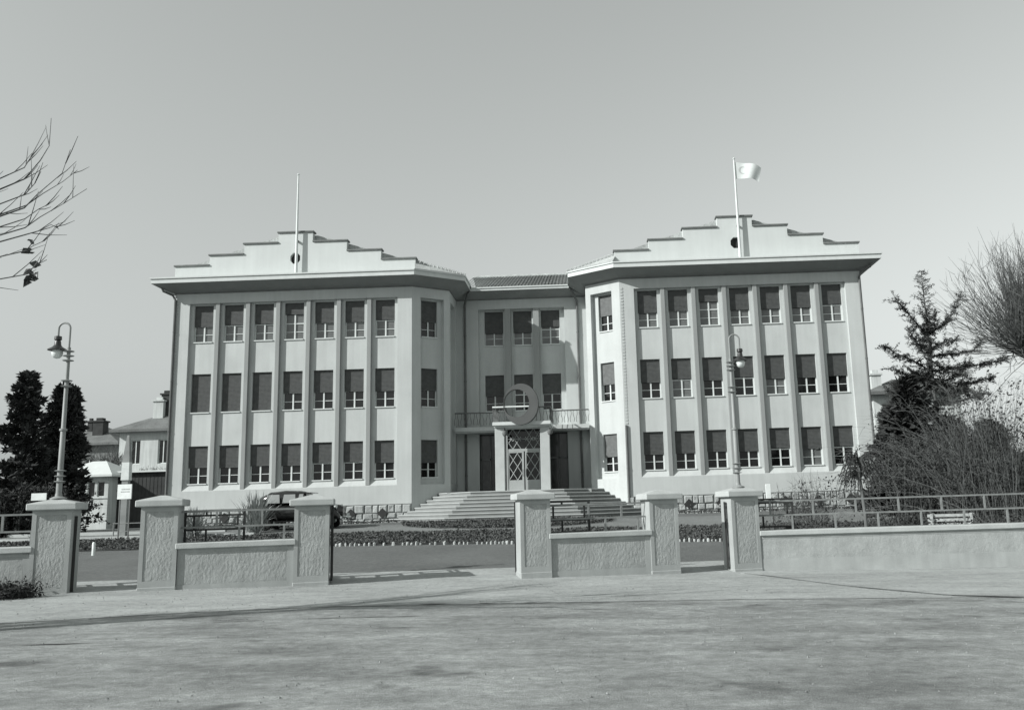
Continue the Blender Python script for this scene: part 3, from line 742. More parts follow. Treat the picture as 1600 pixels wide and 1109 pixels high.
def FP(a, b):   # a along fly 0..1, b down hoist 0..1
    L_ = 1.28; dy = .10*sin(a*7+b*1.2)*a
    return V((fx+.045+a*L_*(1-.12*b*a), 41.80+dy, fz-.12-b*(.86-.16*a)-a*a*.34-.03*sin(a*6)))
m = MB(); na, nb = 26, 14; vs = [FP(i/na, j/nb) for i in range(na+1) for j in range(nb+1)]
m.add(vs, [(i*(nb+1)+j, (i+1)*(nb+1)+j, (i+1)*(nb+1)+j+1, i*(nb+1)+j+1) for i in range(na) for j in range(nb)])
m.add([a+V((0, .012, 0)) for a in vs], [(i*(nb+1)+j, i*(nb+1)+j+1, (i+1)*(nb+1)+j+1, (i+1)*(nb+1)+j) for i in range(na) for j in range(nb)])
build(m, 'cloth', M_flag, t, True, fix=False)
m = MB(); n_ = 28; cr = []
for i in range(n_+1):
    an = R(52)+(2*pi-R(104))*i/n_; an2 = R(70)+(2*pi-R(140))*i/n_
    po = (.27+.145*cos(an), .46+.24*sin(an)); pi2 = (.27+.035+.118*cos(an2), .46+.19*sin(an2))
    cr += [FP(*po)+V((0, -.006, 0)), FP(*pi2)+V((0, -.006, 0))]
m.add(cr, [(2*i, 2*i+2, 2*i+3, 2*i+1) for i in range(n_)]); build(m, 'crescent_mark', M_flagmark, t)

# ------------------------------------------------------------------ fence: pillars, low walls, rails, gates
def rough_panel(x0, x1, z0, z1, y, res, amp, seed):
    m = MB(); nx, nz = max(2, int((x1-x0)/res)), max(2, int((z1-z0)/res)); n = nz+1
    for i in range(nx+1):
        for j in range(n):
            x = x0+(x1-x0)*i/nx; z = z0+(z1-z0)*j/nz
            e = min(1, i/2, (nx-i)/2, j/2, (nz-j)/2)
            h = noise.noise(V((x*26, seed, z*10)))*.7+noise.noise(V((x*52, seed+9, z*30)))*.5+.3
            m.v.append(V((x, y-amp*max(-.3, h)*e, z)))
    for i in range(nx):
        for j in range(nz): m.f.append((i*n+j, (i+1)*n+j, (i+1)*n+j+1, i*n+j+1))
    return m
PWD, PDP = .725, .64
def pillar(s0, zb, H, label, seed, wid=PWD):
    p = fs(s0); t = thing('gate_pillar', (p.x, p.y, zb), TF, label, 'gate pillar', 'pillars of the street fence')
    lt = MB(); lt.box(-.012, wid+.012, -.012, PDP+.012, -.3, .10, .015)
    # front with a sunk panel
    zt = H-.14; a, b, c, d = .085, wid-.085, .22, zt-.10
    lt.box(0, wid, .018, PDP, .0, zt)
    for q in ((0, a, .1, zt), (b, wid, .1, zt), (a, b, .1, c), (a, b, d, zt)): lt.box(q[0], q[1], 0, .018, q[2], q[3])
    build(lt, 'shaft', M_pier, t, local=True)
    build(rough_panel(a, b, c, d, .014, .011, .0065, seed), 'roughcast_panel', M_rough, t, True, True, False)
    cp = MB(); o = .10; z0, z1, z2 = zt+.002, zt+.142, zt+.235
    cp.box(-o, wid+o, -o, PDP+o, z0, z1, .018)
    ring = [(-o+.012, -o+.012), (wid+o-.012, -o+.012), (wid+o-.012, PDP+o-.012), (-o+.012, PDP+o-.012)]; cx, cy = wid/2, PDP/2
    base = [V((x, y, z1-.004)) for x, y in ring]; up = [V((cx+(x-cx)*.12, cy+(y-cy)*.12, z2)) for x, y in ring]
    cp.add(base+up, [(0, 1, 5, 4), (1, 2, 6, 5), (2, 3, 7, 6), (3, 0, 4, 7), (4, 5, 6, 7)])
    build(cp, 'cap', M_cap, t, local=True)
    return fs(s0+wid/2, PDP/2, zb+z2)
tp1 = pillar(-2.76, .06, 1.89, 'rough rendered pillar under the left street lamp, leftmost of the gate pillars', 1)
pillar(-.735, .10, 1.86, 'rough rendered pillar left of the short wall nearest the dark car', 2)
pillar(2.31, .06, 1.83, 'rough rendered pillar between the dark car and the wide open gateway', 3)
pillar(7.21, .04, 1.84, 'rough rendered pillar in front of the entrance steps, at the right of the wide gateway', 4, .70)
pillar(10.28, -.06, 1.86, 'rough rendered pillar left of the narrow right gate', 5, .70)
tp6 = pillar(12.33, -.11, 1.92, 'rough rendered pillar under the right street lamp', 6, .70)
def rails(mb, L, z0, z1, z2, y, step, off):
    for z in (z1, z2): mb.box(0, L, y-.018, y+.018, z-.019, z+.019)
    x = off
    while x < L-.03:
        if x > .03: mb.box(x-.022, x+.022, y-.018, y+.018, z1+.0195, z2-.0195)
        q = x+step/2
        if .03 < q < L-.03: mb.box(q-.022, q+.022, y-.018, y+.018, z0, z1-.0195)
        x += step
def low_wall(org, rz, L, zb, ztop, label, seed, zr1, zr2, step, off, ext=.04):
    t = thing('fence_wall', (org.x, org.y, zb), rz, label, 'fence wall', 'low walls with rails along the pavement')
    h = ztop-zb; m = MB(); m.box(0, L, .052, .52, -.4, h-.12); m.box(0, L, .037, .052, -.4, .13); m.box(L-.13, L, .037, .052, .13, h-.14); m.box(0, L-.131, .039, .052, h-.19, h-.121)
    build(m, 'wall_body', M_pier, t, local=True)
    build(rough_panel(.0, L-.13, .13, h-.19, .046, .016 if L < 5 else .03, .007, seed), 'roughcast_panel', M_rough, t, True, True, False)
    m = MB(); m.box(-ext, L+ext, -.022, .64, h-.12, h, .015)
    k = int(L/1.15)
    build(m, 'coping', M_cap, t, local=True)
    m = MB(); rails(m, L, h+.001, zr1-zb, zr2-zb, .33, step, off); build(m, 'railing', M_rail, t, local=True)
    return t
low_wall(fs(-12.5), TF, 9.74, .06, 1.10, 'low rendered wall with rails left of the left lamp pillar', 21, 1.40, 1.74, 1.1, .3)
low_wall(fs(0), TF, 2.31, .08, 1.06, 'short low wall with rails in front of the dark car', 22, 1.37, 1.70, .92, .70)
low_wall(fs(7.91), TF, 2.37, .0, .97, 'short low wall with rails in front of the entrance steps', 23, 1.28, 1.60, .80, .98)
low_wall(V((4.02, 21.93, 0)), R(0), 14, .06, .85, 'long low wall with rails in front of the garden shrubs', 24, 1.20, 1.54, 1.04, .35, .0)
def gate_leaf(hinge, ang, L, H, z, label):
    t = thing('gate_leaf', (hinge.x, hinge.y, z), ang, label, 'gate', 'iron leaves of the open gates')
    m = MB(); y0, y1 = -.02, .02; b = .035
    m.box(0, .05, -.025, .025, .05, H); build(m, 'stile', M_iron, t, local=True); m = MB(); m.box(L-.05, L, -.025, .025, .05, H); build(m, 'stile', M_iron, t, local=True)
    m = MB(); zs_ = [.08, .30, .62, .92, 1.20, H-.12, H-.03]
    zs_ = [z_ for z_ in zs_ if z_ < H]
    for z_ in zs_: m.box(.05, L-.05, y0, y1, z_-.02, z_+.02)
    for k, (a, c) in enumerate(zip(zs_, zs_[1:])):
        nb = 2 if L > 1.5 else 1
        for i in range(nb+1):
            x = L*((i+(.5 if k % 2 else .22))/(nb+.4))
            if .1 < x < L-.1: m.box(x-.02, x+.02, y0, y1, a+.0205, c-.0205)
    build(m, 'bar', M_iron, t, local=True)
    m = MB(); m.box(L-.22, L-.05, y0+.004, y1-.004, .66, .90); build(m, 'lock', M_iron, t, local=True)
gate_leaf(fs(-.02, .72), TF+R(4), 1.25, 1.62, .11, 'dark iron gate leaf folded back behind the short wall near the car')
gate_leaf(fs(3.09, .25), R(105.5), 1.0, 1.72, .09, 'dark iron gate leaf standing open edge-on at the wide gateway')
gate_leaf(fs(7.2, .74), TF+R(3), 1.85, 1.66, .05, 'dark iron gate leaf folded back behind the short wall at the entrance steps')
gate_leaf(fs(13.0, .70), R(3), 1.2, 1.62, 0, 'dark iron gate leaf folded back behind the long right wall')
gate_leaf(fs(-2.0, .2), R(118.5), 1.15, 1.60, .08, 'dark iron gate leaf edge-on beside the left lamp pillar')
gate_leaf(fs(12.27, .25), R(84), 1.2, 1.62, -.06, 'dark iron gate leaf edge-on at the narrow right gate')

# ------------------------------------------------------------------ street lamps on the outer gate pillars
def lamp(top, sgn, label, H=3.18, arch=3.72):
    t = thing('street_lamp', (top.x, top.y, top.z-.01), 0, label, 'street lamp', 'street lamps on the gate pillars')
    m = MB(); m.tube([V((0, 0, 0)), V((0, 0, 1.42)), V((0, 0, 1.43)), V((0, 0, H))], [.058, .05, .044, .036], 12)
    m.lathe([(.16, 0), (.16, .02), (.07, .06), (.06, .12)], (0, 0, 0), 14); build(m, 'pole', M_lamp, t, True, True)
    for z in (.36, .47, .58, 2.35, 2.47, 2.90, 3.0, 3.10): m = MB(); m.lathe([(.04, -.02), (.10, -.008), (.115, 0), (.10, .008), (.04, .02)], (0, 0, z), 14); build(m, 'collar', M_lamp, t, True, True)
    m = MB(); m.lathe([(.05, -.03), (.075, -.02), (.075, .02), (.05, .03)], (0, 0, 1.43), 12); build(m, 'collar', M_lamp, t, True, True)
    m = MB(); r = .125; zc = arch-r; pts = [V((0, 0, H-.05)), V((0, 0, zc-.1))]
    pts += [V((sgn*(r-r*cos(a)), 0, zc+r*sin(a))) for a in frange(0, pi, 12)]; lx = sgn*2*r; pts += [V((lx, 0, 3.42))]
    m.tube(pts, .021, 8); build(m, 'arm', M_lamp, t, True, True)
    m = MB(); m.lathe([(.03, 3.44), (.07, 3.43), (.075, 3.36), (.05, 3.34), (.06, 3.32), (.07, 3.24), (.10, 3.20), (.19, 3.145), (.19, 3.13), (.10, 3.14)], (lx, 0, 0), 20); build(m, 'lamp_shade', M_shade, t, True, True)
    m = MB(); m.lathe([(.09, 3.142), (.115, 3.08), (.10, 3.01), (.06, 2.965), (.01, 2.95)], (lx, 0, 0), 18); build(m, 'globe', M_globe, t, True, True)
lamp(tp1, -1, 'tall street lamp on the leftmost pillar, its lantern hanging to the left')
lamp(tp6, 1, 'tall street lamp in front of the right wing, its lantern hanging to the right', 3.2, 3.80)

# ------------------------------------------------------------------ car
cx, cy = -12.05, 37.2; cz = gz(cx, cy)
car = thing('parked_car', (cx, cy, cz), R(2), 'dark old saloon car parked in front of the left wing behind the fence', 'car')
def super_ring(x, hw, z0, z1, n=20, e=3.2):
    out = []
    for i in range(n):
        a = 2*pi*i/n; c, s_ = cos(a), sin(a); f = lambda q: math.copysign(abs(q)**(2/e), q)
        out.append(V((x, hw*f(c), (z0+z1)/2+(z1-z0)/2*f(s_))))
    return out
m = MB(); m.ring_loft([super_ring(x, hw, a, b) for x, hw, a, b in ((-1.95, .35, .55, .80), (-1.85, .62, .42, .92), (-1.5, .74, .32, 1.0), (-.6, .77, .30, 1.02), (.3, .76, .30, 1.02), (.6, .60, .32, 1.04), (1.2, .44, .36, 1.0), (1.7, .33, .38, .93), (1.84, .24, .42, .86))])
build(m, 'body', M_car, car, True, True)
m = MB(); m.ring_loft([super_ring(x, hw, .95, b, e=2.8) for x, hw, b in ((-1.62, .4, 1.1), (-1.45, .58, 1.34), (-1.1, .64, 1.52), (-.5, .66, 1.57), (.05, .64, 1.55), (.36, .6, 1.47))])
m.box(.30, .62, -.55, .55, 1.43, 1.46, .01); build(m, 'cabin', M_car, car, True, True)
for s in (-1, 1):
    for x0, x1 in ((-1.15, -.62), (-.52, .02), (.10, .34)):
        m = MB(); ya2 = s*.655
        m.add([V((x0, s*.69, 1.06)), V((x1, s*.69, 1.06)), V((x1-.03, s*.645, 1.40)), V((x0+.06, s*.645, 1.40)), V((x0, s*.60, 1.06)), V((x1, s*.60, 1.06)), V((x1-.03, s*.57, 1.40)), V((x0+.06, s*.57, 1.40))], [(0, 1, 2, 3), (7, 6, 5, 4), (0, 4, 5, 1), (1, 5, 6, 2), (2, 6, 7, 3), (3, 7, 4, 0)])
        build(m, 'side_window', M_carglass, car, local=True)
m = MB(); m.add([V((.30, -.5, 1.06)), V((.44, .5, 1.04)), V((.40, .5, 1.42)), V((.40, -.5, 1.42)), V((.44, -.5, 1.04))], [(4, 1, 2, 3)]); build(m, 'windscreen', M_carglass, car, local=True)
for s in (-1, 1):
    for xc, Ln in ((1.25, .62), (-1.2, .58)):
        m = MB(); rr = []
        for i in range(13):
            a = pi*i/12*1.02-.05; x = xc-Ln*cos(a)*(1.0); z = .30+.56*sin(a)
            rr.append([V((x, s*.48, z-.10)), V((x, s*.56, z)), V((x, s*.74, z-.01)), V((x, s*.80, z-.10)), V((x, s*.78, z-.17)), V((x, s*.50, z-.17))])
        m.ring_loft(rr); build(m, 'fender', M_car, car, True, True)
        wv = MB(); wv.lathe([(.16, -.07), (.30, -.07), (.33, -.03), (.33, .03), (.30, .07), (.16, .07)], (0, 0, 0), 20)
        MM = Matrix.Translation(V((xc, s*.66, .32))) @ Matrix.Rotation(pi/2, 4, 'X'); wv.v = [MM @ a for a in wv.v]
        wh = build(wv, 'wheel', M_tyre, car, True, True)
        hv = MB(); hv.lathe([(.02, -.085), (.12, -.08), (.165, -.06), (.165, .06), (.12, .08), (.02, .085)], (0, 0, 0), 16); hv.v = [MM @ a for a in hv.v]; build(hv, 'hubcap', M_chrome, wh, True, True)
    m = MB(); m.box(-.75, .8, s*.62 if s > 0 else -.82, .82 if s > 0 else -.62, .30, .34, .01); build(m, 'running_board', M_car, car, local=True)
    m = MB(); m.lathe([(.02, -.1), (.09, -.08), (.115, 0), (.11, .04), (.02, .06)], (0, 0, 0), 14); MM = Matrix.Translation(V((1.62, s*.50, .84))) @ Matrix.Rotation(pi/2, 4, 'Y'); m.v = [MM @ a for a in m.v]; build(m, 'headlight', M_chrome, car, True, True)
for x in (1.98, -2.02):
    m = MB(); m.tube([V((x-.08*(x > 0)+.08*(x < 0), -.78, .42)), V((x, -.5, .42)), V((x, .5, .42)), V((x-.08*(x > 0)+.08*(x < 0), .78, .42))], .045, 8); build(m, 'bumper', M_chrome, car, True, True)
m = MB(); m.box(1.99, 2.01, -.22, .22, .46, .58); build(m, 'number_plate', M_white, car, local=True)

# ------------------------------------------------------------------ planting helpers
def leaves(mb, n, fn, size, rnd, up=.4, asp=.45):
    for _ in range(n):
        p = fn(rnd)
        if p is None: continue
        d = V((rnd.gauss(0, 1), rnd.gauss(0, 1), rnd.gauss(0, 1)+up)).normalized(); q = d.orthogonal().normalized()
        q = Matrix.Rotation(rnd.uniform(0, 6.28), 3, d) @ q; s_ = size*rnd.uniform(.6, 1.4)
        mb.add([p-q*s_*asp*.5, p+d*s_*.5, p+q*s_*asp*.5, p-d*s_*.5], [(0, 1, 2, 3)])
def bez(p, c, q, n): return [p*(1-t)**2+c*2*t*(1-t)+q*t*t for t in frange(0, 1, n)]

# dark planted beds in the forecourt (ground cover), edged with pale stones
def cover(name, label, poly_fn, n, h, soil_rect, seed):
    rnd = random.Random(seed); m = MB()
    def pt(r):
        x, y = poly_fn(r); hh = h*(.6+.55*noise.noise(V((x*1.1, y*1.1, seed)))+.25*r.random()); return V((x, y, gz(x, y)+max(.02, hh)*r.random()**.5))
    leaves(m, n, pt, .085, rnd, .5, .6); o = build(m, name, M_cover, fix=False); tag(o, label, 'ground cover', kind='stuff'); return o
def bed1(r):
    x = r.uniform(-24, 14); t = r.random(); return x, 28.9+.01*x+t*(33.5-28.9)+.25*noise.noise(V((x*.7, t*3, 1)))
cover('ground_cover', 'low dark ground cover planted behind the row of pale edging stones', bed1, 42000, .11, None, 5)
struct(sheet('flower_bed', G_soil, XG, lambda x: 28.75+.01*x, lambda x: 33.6+.01*x, 8, .004))
def bed2(r):
    while True:
        x = r.uniform(-8.2, .9); y = r.uniform(34.6, 38.3); 
        if ((x+3.4)/4.6)**2+((y-38.3)/3.6)**2 < 1: return x, y
cover('ground_cover', 'dark rounded bed of low plants at the foot of the entrance steps', bed2, 15000, .16, None, 6)
def bed3(r): return (r.uniform(-20.5, -8.3) if r.random() < .5 else r.uniform(2.4, 14)), r.uniform(40.9, 41.7)
cover('ground_cover', 'thin dark strip of low plants along the rubble stone plinth', bed3, 4500, .14, None, 8)
rs2 = random.Random(2); svar = []
for k in range(3):
    m = MB(); n_ = 8; rings = []
    for r_, z_ in ((.045, -.04), (.05, .02), (.04, .055), (.015, .07)):
        rings.append([V((r_*cos(a)*rs2.uniform(.8, 1.2), r_*.8*sin(a)*rs2.uniform(.8, 1.2), z_*rs2.uniform(.85, 1.15))) for a in [2*pi*i/n_ for i in range(n_)]])
    m.ring_loft(rings); svar.append(m)
smesh = []
x = -9.6; first = []
while x < 4.6:
    k = rs2.randrange(3); y = 28.55+.01*x+rs2.uniform(-.02, .02)+.05*sin(x*.8)
    if len(smesh) <= k or True:
        if k not in [a for a, _ in first]:
            o = build(svar[k], 'edging_stone', M_stonew, None, True); first.append((k, o))
        else:
            o = [b for a, b in first if a == k][0].copy(); C.objects.link(o)
    o.location = (x, y, gz(x, y)+.02); o.rotation_euler = (0, 0, rs2.uniform(0, 6)); s_ = rs2.uniform(.55, 1.1); o.scale = (s_, s_, s_*rs2.uniform(.8, 1.3))
    tag(o, 'small pale stone in the row edging the dark planted bed', 'stone', 'edging stones of the bed')
    x += rs2.choice([.12, .13, .14, .15, .16, .3])

# ------------------------------------------------------------------ trees, left
def conifer(X0, Y, ztop, rad, label, seed, layered=False, n=5200, base=None):
    z0 = gz(X0, Y); t = thing('conifer_tree', (X0, Y, z0), 0, label, 'tree', 'trees of the garden')
    rnd = random.Random(seed); m = MB(); m.tube([V((X0, Y, z0)), V((X0, Y, z0+(ztop-z0)*.5)), V((X0, Y, ztop-.4))], [.22, .14, .03], 8); build(m, 'trunk', M_bark, t, True)
    m = MB(); H = ztop-z0; nb = 95 if layered else 150
    for b in range(nb):
        f = (b+rnd.random())/nb; f = f**.8; z = z0+H*(.06+.93*f); prof = (1-f)**.75+.04 if not layered else (1-f)**.9+.06
        if not layered and f < .35: prof = .80+.2*f
        L_ = rad*prof*rnd.uniform(.6, 1.12); a = rnd.uniform(0, 2*pi); d = V((cos(a), sin(a), 0)); lift = rnd.uniform(.0, .5) if not layered else rnd.uniform(-.05, .22)
        pts = bez(V((X0, Y, z)), V((X0, Y, z))+d*L_*.55+V((0, 0, L_*lift)), V((X0, Y, z))+d*L_+V((0, 0, L_*(lift*1.0-(.12 if layered else -.1)))), 6)
        m.tube(pts, [.03, .026, .022, .018, .014, .01, .006], 3, False)
        for k in range(int(n/nb)):
            q = rnd.random()**.7; i = min(5, int(q*6)); p = pts[i].lerp(pts[i+1], q*6-i)
            dd = (d*rnd.uniform(.2, 1)+V((rnd.gauss(0, .5), rnd.gauss(0, .5), rnd.gauss(.15, .35)))).normalized(); s_ = rnd.uniform(.16, .36); wv = dd.orthogonal().normalized()*s_*.22
            p = p+V((rnd.gauss(0, .07), rnd.gauss(0, .07), rnd.gauss(0, .05)))
            m.add([p-wv, p+dd*s_*.6-wv*.7, p+dd*s_, p+dd*s_*.6+wv*.7, p+wv], [(0, 1, 2, 3, 4)])
    build(m, 'crown', M_needle, t, fix=False)
conifer(atY(94, 700, 44.5).x, 44.5, atY(92, 603, 44.5).z, 1.75, 'dense dark evergreen tree behind the left street lamp', 31, n=15000)
conifer(atY(109, 700, 44.9).x, 44.9, atY(106, 606, 44.9).z, 1.25, 'slimmer dark evergreen tree just right of the left street lamp', 37, n=8000)
conifer(atY(36, 700, 42).x, 42.0, atY(40, 583, 42).z, 2.3, 'dark evergreen tree with layered branches at the left edge', 32, True, 12000)
def twig_tree(name, t, segs, mat_, leavesets=None): pass
bt = thing('bare_tree', (-12.6, 10.4, zst(-12)), 0, 'bare street tree whose thin branches reach in at the upper left', 'tree', 'trees of the garden')
rnd = random.Random(41); m = MB(); bp = V((-12.6, 10.4, zst(-12)))
m.tube([bp, bp+V((.05, .1, 1.5)), bp+V((.25, .3, 3.2)), bp+V((.5, .5, 4.6))], [.19, .15, .13, .11], 9); build(m, 'trunk', M_bark, bt, True)
m = MB(); hub = bp+V((.5, .5, 4.55))
brs = [[(38, 280), (63, 251), (77, 228), (80, 185)], [(38, 325), (58, 304), (97, 271), (110, 234)], [(41, 321), (68, 302), (98, 284), (121, 266)], [(39, 356), (63, 339), (98, 319), (136, 295)],
       [(39, 367), (60, 361), (80, 351), (92, 358)], [(39, 304), (55, 286), (64, 268)], [(39, 342), (60, 327), (77, 319)], [(40, 429), (55, 415), (73, 406)], [(38, 262), (50, 243), (66, 225)], [(39, 392), (52, 384), (70, 376)]]
for k, br in enumerate(brs):
    Yb_ = 12.2+rnd.uniform(-.6, .6); pts = [atY(u, v, Yb_+.1*i) for i, (u, v) in enumerate(br)]
    q = pts[0]; mid = hub.lerp(q, .6)+V((0, 0, -.35)); full = bez(hub, mid, q, 7)[:-1]+pts
    n_ = len(full); m.tube(full, [.042*(1-i/(n_-1))**1.7+.0042 for i in range(n_)], 5, False)
    for _ in range(7):
        i = rnd.randrange(5, n_-1); p = full[i].lerp(full[i+1], rnd.random()) if i+1 < n_ else full[i]
        d = ((full[min(i+1, n_-1)]-full[i-1]).normalized()+V((rnd.gauss(0, .4), rnd.gauss(0, .4), rnd.gauss(.25, .4)))).normalized(); L_ = rnd.uniform(.15, .5)
        m.tube([p, p+d*L_*.5+V((0, 0, .01)), p+d*L_+V((0, 0, .05))], [.008, .006, .003], 3, False)
for k in range(16):        # the rest of the crown, away from the picture
    a = rnd.uniform(pi*.45, pi*2.1)-pi*.15; L_ = rnd.uniform(1.6, 3.2); d = V((cos(a), sin(a), rnd.uniform(.5, 1.3)))
    if d.x > .2 and d.y > -.2: d.x *= -.6
    pts = bez(hub, hub+d*L_*.5+V((0, 0, .4)), hub+d*L_+V((0, 0, .5)), 6); m.tube(pts, [.07, .05, .04, .03, .02, .012, .006], 5, False)
    for _ in range(9):
        i = rnd.randrange(2, 6); p = pts[i]; e = (d.normalized()+V((rnd.gauss(0, .6), rnd.gauss(0, .6), rnd.gauss(.2, .4)))).normalized(); l2 = rnd.uniform(.4, 1.2)
        m.tube([p, p+e*l2*.5, p+e*l2+V((0, 0, .1))], [.014, .01, .004], 3, False)
build(m, 'crown', M_twig, bt, fix=False)
m = MB()
for u, v in ((52, 432), (46, 424), (58, 429), (43, 440), (49, 379), (44, 392), (55, 415), (48, 436)):
    p = atY(u, v, 12.3); m = MB(); leaves(m, 3, lambda r: p+V((r.gauss(0, .015), r.gauss(0, .015), r.gauss(0, .015))), .13, rnd, -.5, .7); build(m, 'dead_leaf', M_twig, bt, fix=False)

st = thing('bare_tree', (-17.4, 8.3, zst(-17)), 0, 'slim bare street tree left of the view, its shadow streaking the roadway', 'tree', 'trees of the garden')
rnd = random.Random(43); bp = V((-17.4, 8.3, zst(-17))); m = MB(); m.tube([bp, bp+V((0, 0, 2.5)), bp+V((.1, 0, 5)), bp+V((.1, .1, 8.4))], [.085, .07, .05, .02], 8); build(m, 'trunk', M_bark, st, True)
m = MB()
for k in range(80):
    z = rnd.uniform(2.2, 8.2); a = rnd.uniform(0, 6.28); L_ = rnd.uniform(.6, 1.7); d = V((cos(a)*.5, sin(a)*.5, 1)).normalized(); p = bp+V((.08, .05, z)); q = p+d*L_
    m.tube([p, p.lerp(q, .5)+V((cos(a), sin(a), 0))*.12, q], [.03, .02, .006], 4, False)
    for _ in range(4): e = (d+V((rnd.gauss(0, .5), rnd.gauss(0, .5), rnd.gauss(0, .3)))).normalized(); c = p.lerp(q, rnd.uniform(.3, .9)); m.tube([c, c+e*rnd.uniform(.3, .7)], [.012, .004], 3, False)
build(m, 'crown', M_twig, st, fix=False)
q = atY(61, 776, 30); z0 = gz(q.x, 30); t = thing('garden_sign', (q.x, 30, z0), 0, 'small pale board on a stake above the leftmost pillar, before the dark evergreens', 'sign')
m = MB(); m.box(-.26, .26, -.015, .015, q.z-z0-.12, q.z-z0+.12, .005); build(m, 'board', M_white, t, local=True); m = MB(); m.box(-.025, .025, .016, .05, -.1, q.z-z0+.08); build(m, 'stake', M_pipe, t, local=True)

# ------------------------------------------------------------------ trees and shrubs, right garden
cX, cY = atY(1458, 600, 35).x, 35.0; cz0 = gz(cX, cY)
ct = thing('cedar_tree', (cX, cY, cz0), 0, 'tall sparse conifer with upswept branches right of the building', 'tree', 'trees of the garden')
rnd = random.Random(51); ztop = atY(1455, 422, 35).z
m = MB(); m.tube([V((cX, cY, cz0)), V((cX, cY, 5)), V((cX, cY, 8)), V((cX-.02, cY, ztop))], [.17, .09, .04, .01], 8); build(m, 'trunk', M_bark, ct, True)
m = MB()
def needles(p, d, n, s0):
    for _ in range(n):
        e = (d*.5+V((rnd.gauss(0, .6), rnd.gauss(0, .6), rnd.gauss(.1, .5)))).normalized(); wv = e.orthogonal().normalized()*.021; q = p+V((rnd.gauss(0, .025), rnd.gauss(0, .025), rnd.gauss(0, .025))); s_ = s0*rnd.uniform(.6, 1.3)
        m.add([q-wv, q+e*s_, q+wv], [(0, 1, 2)])
def limb(pts, dens=1.0, tw=.42):
    n_ = len(pts); m.tube(pts, [.03*(1-i/(n_-1))+.007 for i in range(n_)], 4, False)
    for i in range(n_-1):
        seg = pts[i+1]-pts[i]; L_ = seg.length
        for _ in range(int(L_*24*dens)+1):
            p = pts[i]+seg*rnd.random(); d = (seg.normalized()*.5+V((rnd.gauss(0, .6), rnd.gauss(0, .6), rnd.gauss(-.05, .4)))).normalized(); l2 = tw*rnd.uniform(.3, 1)
            q = p+d*l2; m.tube([p, q], [.010, .004], 3, False)
            for k in range(4): needles(p.lerp(q, .25+.25*k), d, 5, .11)
        for _ in range(int(L_*16*dens)): needles(pts[i]+seg*rnd.random(), seg.normalized(), 2, .09)
for z in frange(8.2, ztop-.1, 26):
    for _ in range(2):
        a = rnd.uniform(0, 6.28); l2 = .15+(ztop-z)*.22*rnd.uniform(.5, 1.2); d = V((cos(a), sin(a), rnd.uniform(.1, .7))); p = V((cX, cY, z)); q = p+d*l2
        m.tube([p, q], [.012, .004], 3, False)
        for k in range(5): needles(p.lerp(q, .2+.2*k), d, 4, .09)
L2D = [[(1456, 528), (1430, 502), (1412, 482), (1398, 466)], [(1458, 522), (1480, 503), (1492, 485), (1501, 462)], [(1452, 552), (1432, 535), (1419, 514)], [(1452, 580), (1420, 560), (1400, 552), (1380, 538)],
       [(1440, 600), (1412, 585), (1390, 575)], [(1462, 556), (1498, 552), (1520, 548), (1536, 528)], [(1470, 580), (1510, 572), (1545, 568), (1572, 558)], [(1455, 545), (1475, 535), (1497, 530)], [(1458, 600), (1490, 590), (1520, 560)],
       [(1450, 620), (1420, 605), (1400, 600)], [(1455, 560), (1445, 545), (1440, 530)], [(1456, 640), (1425, 628), (1395, 625)], [(1455, 592), (1425, 590), (1397, 602)], [(1460, 610), (1500, 602), (1552, 590)], [(1458, 632), (1500, 626), (1545, 612)], [(1452, 562), (1474, 577), (1512, 592)], [(1456, 618), (1430, 612), (1408, 618), (1388, 610)], [(1458, 590), (1488, 605), (1530, 618)]]
for br in L2D:
    oy = rnd.uniform(-.7, .7); pts = [atY(u, v, cY+oy*i/3) for i, (u, v) in enumerate(br)]; pts[0] = V((cX, cY, pts[0].z)); limb(pts)
for k in range(34):
    z = rnd.uniform(2.2, 8.4); a = rnd.choice([pi*.5, -pi*.5])+rnd.gauss(0, .7); L_ = (9.6-z)*.40*rnd.uniform(.5, 1.1); p = V((cX, cY, z)); d = V((cos(a), sin(a), 0))
    limb([p, p+d*L_*.5+V((0, 0, -.05)), p+d*L_*.8+V((0, 0, .1)), p+d*L_+V((0, 0, .4))], .8)
build(m, 'crown', M_cedar, ct, fix=False)

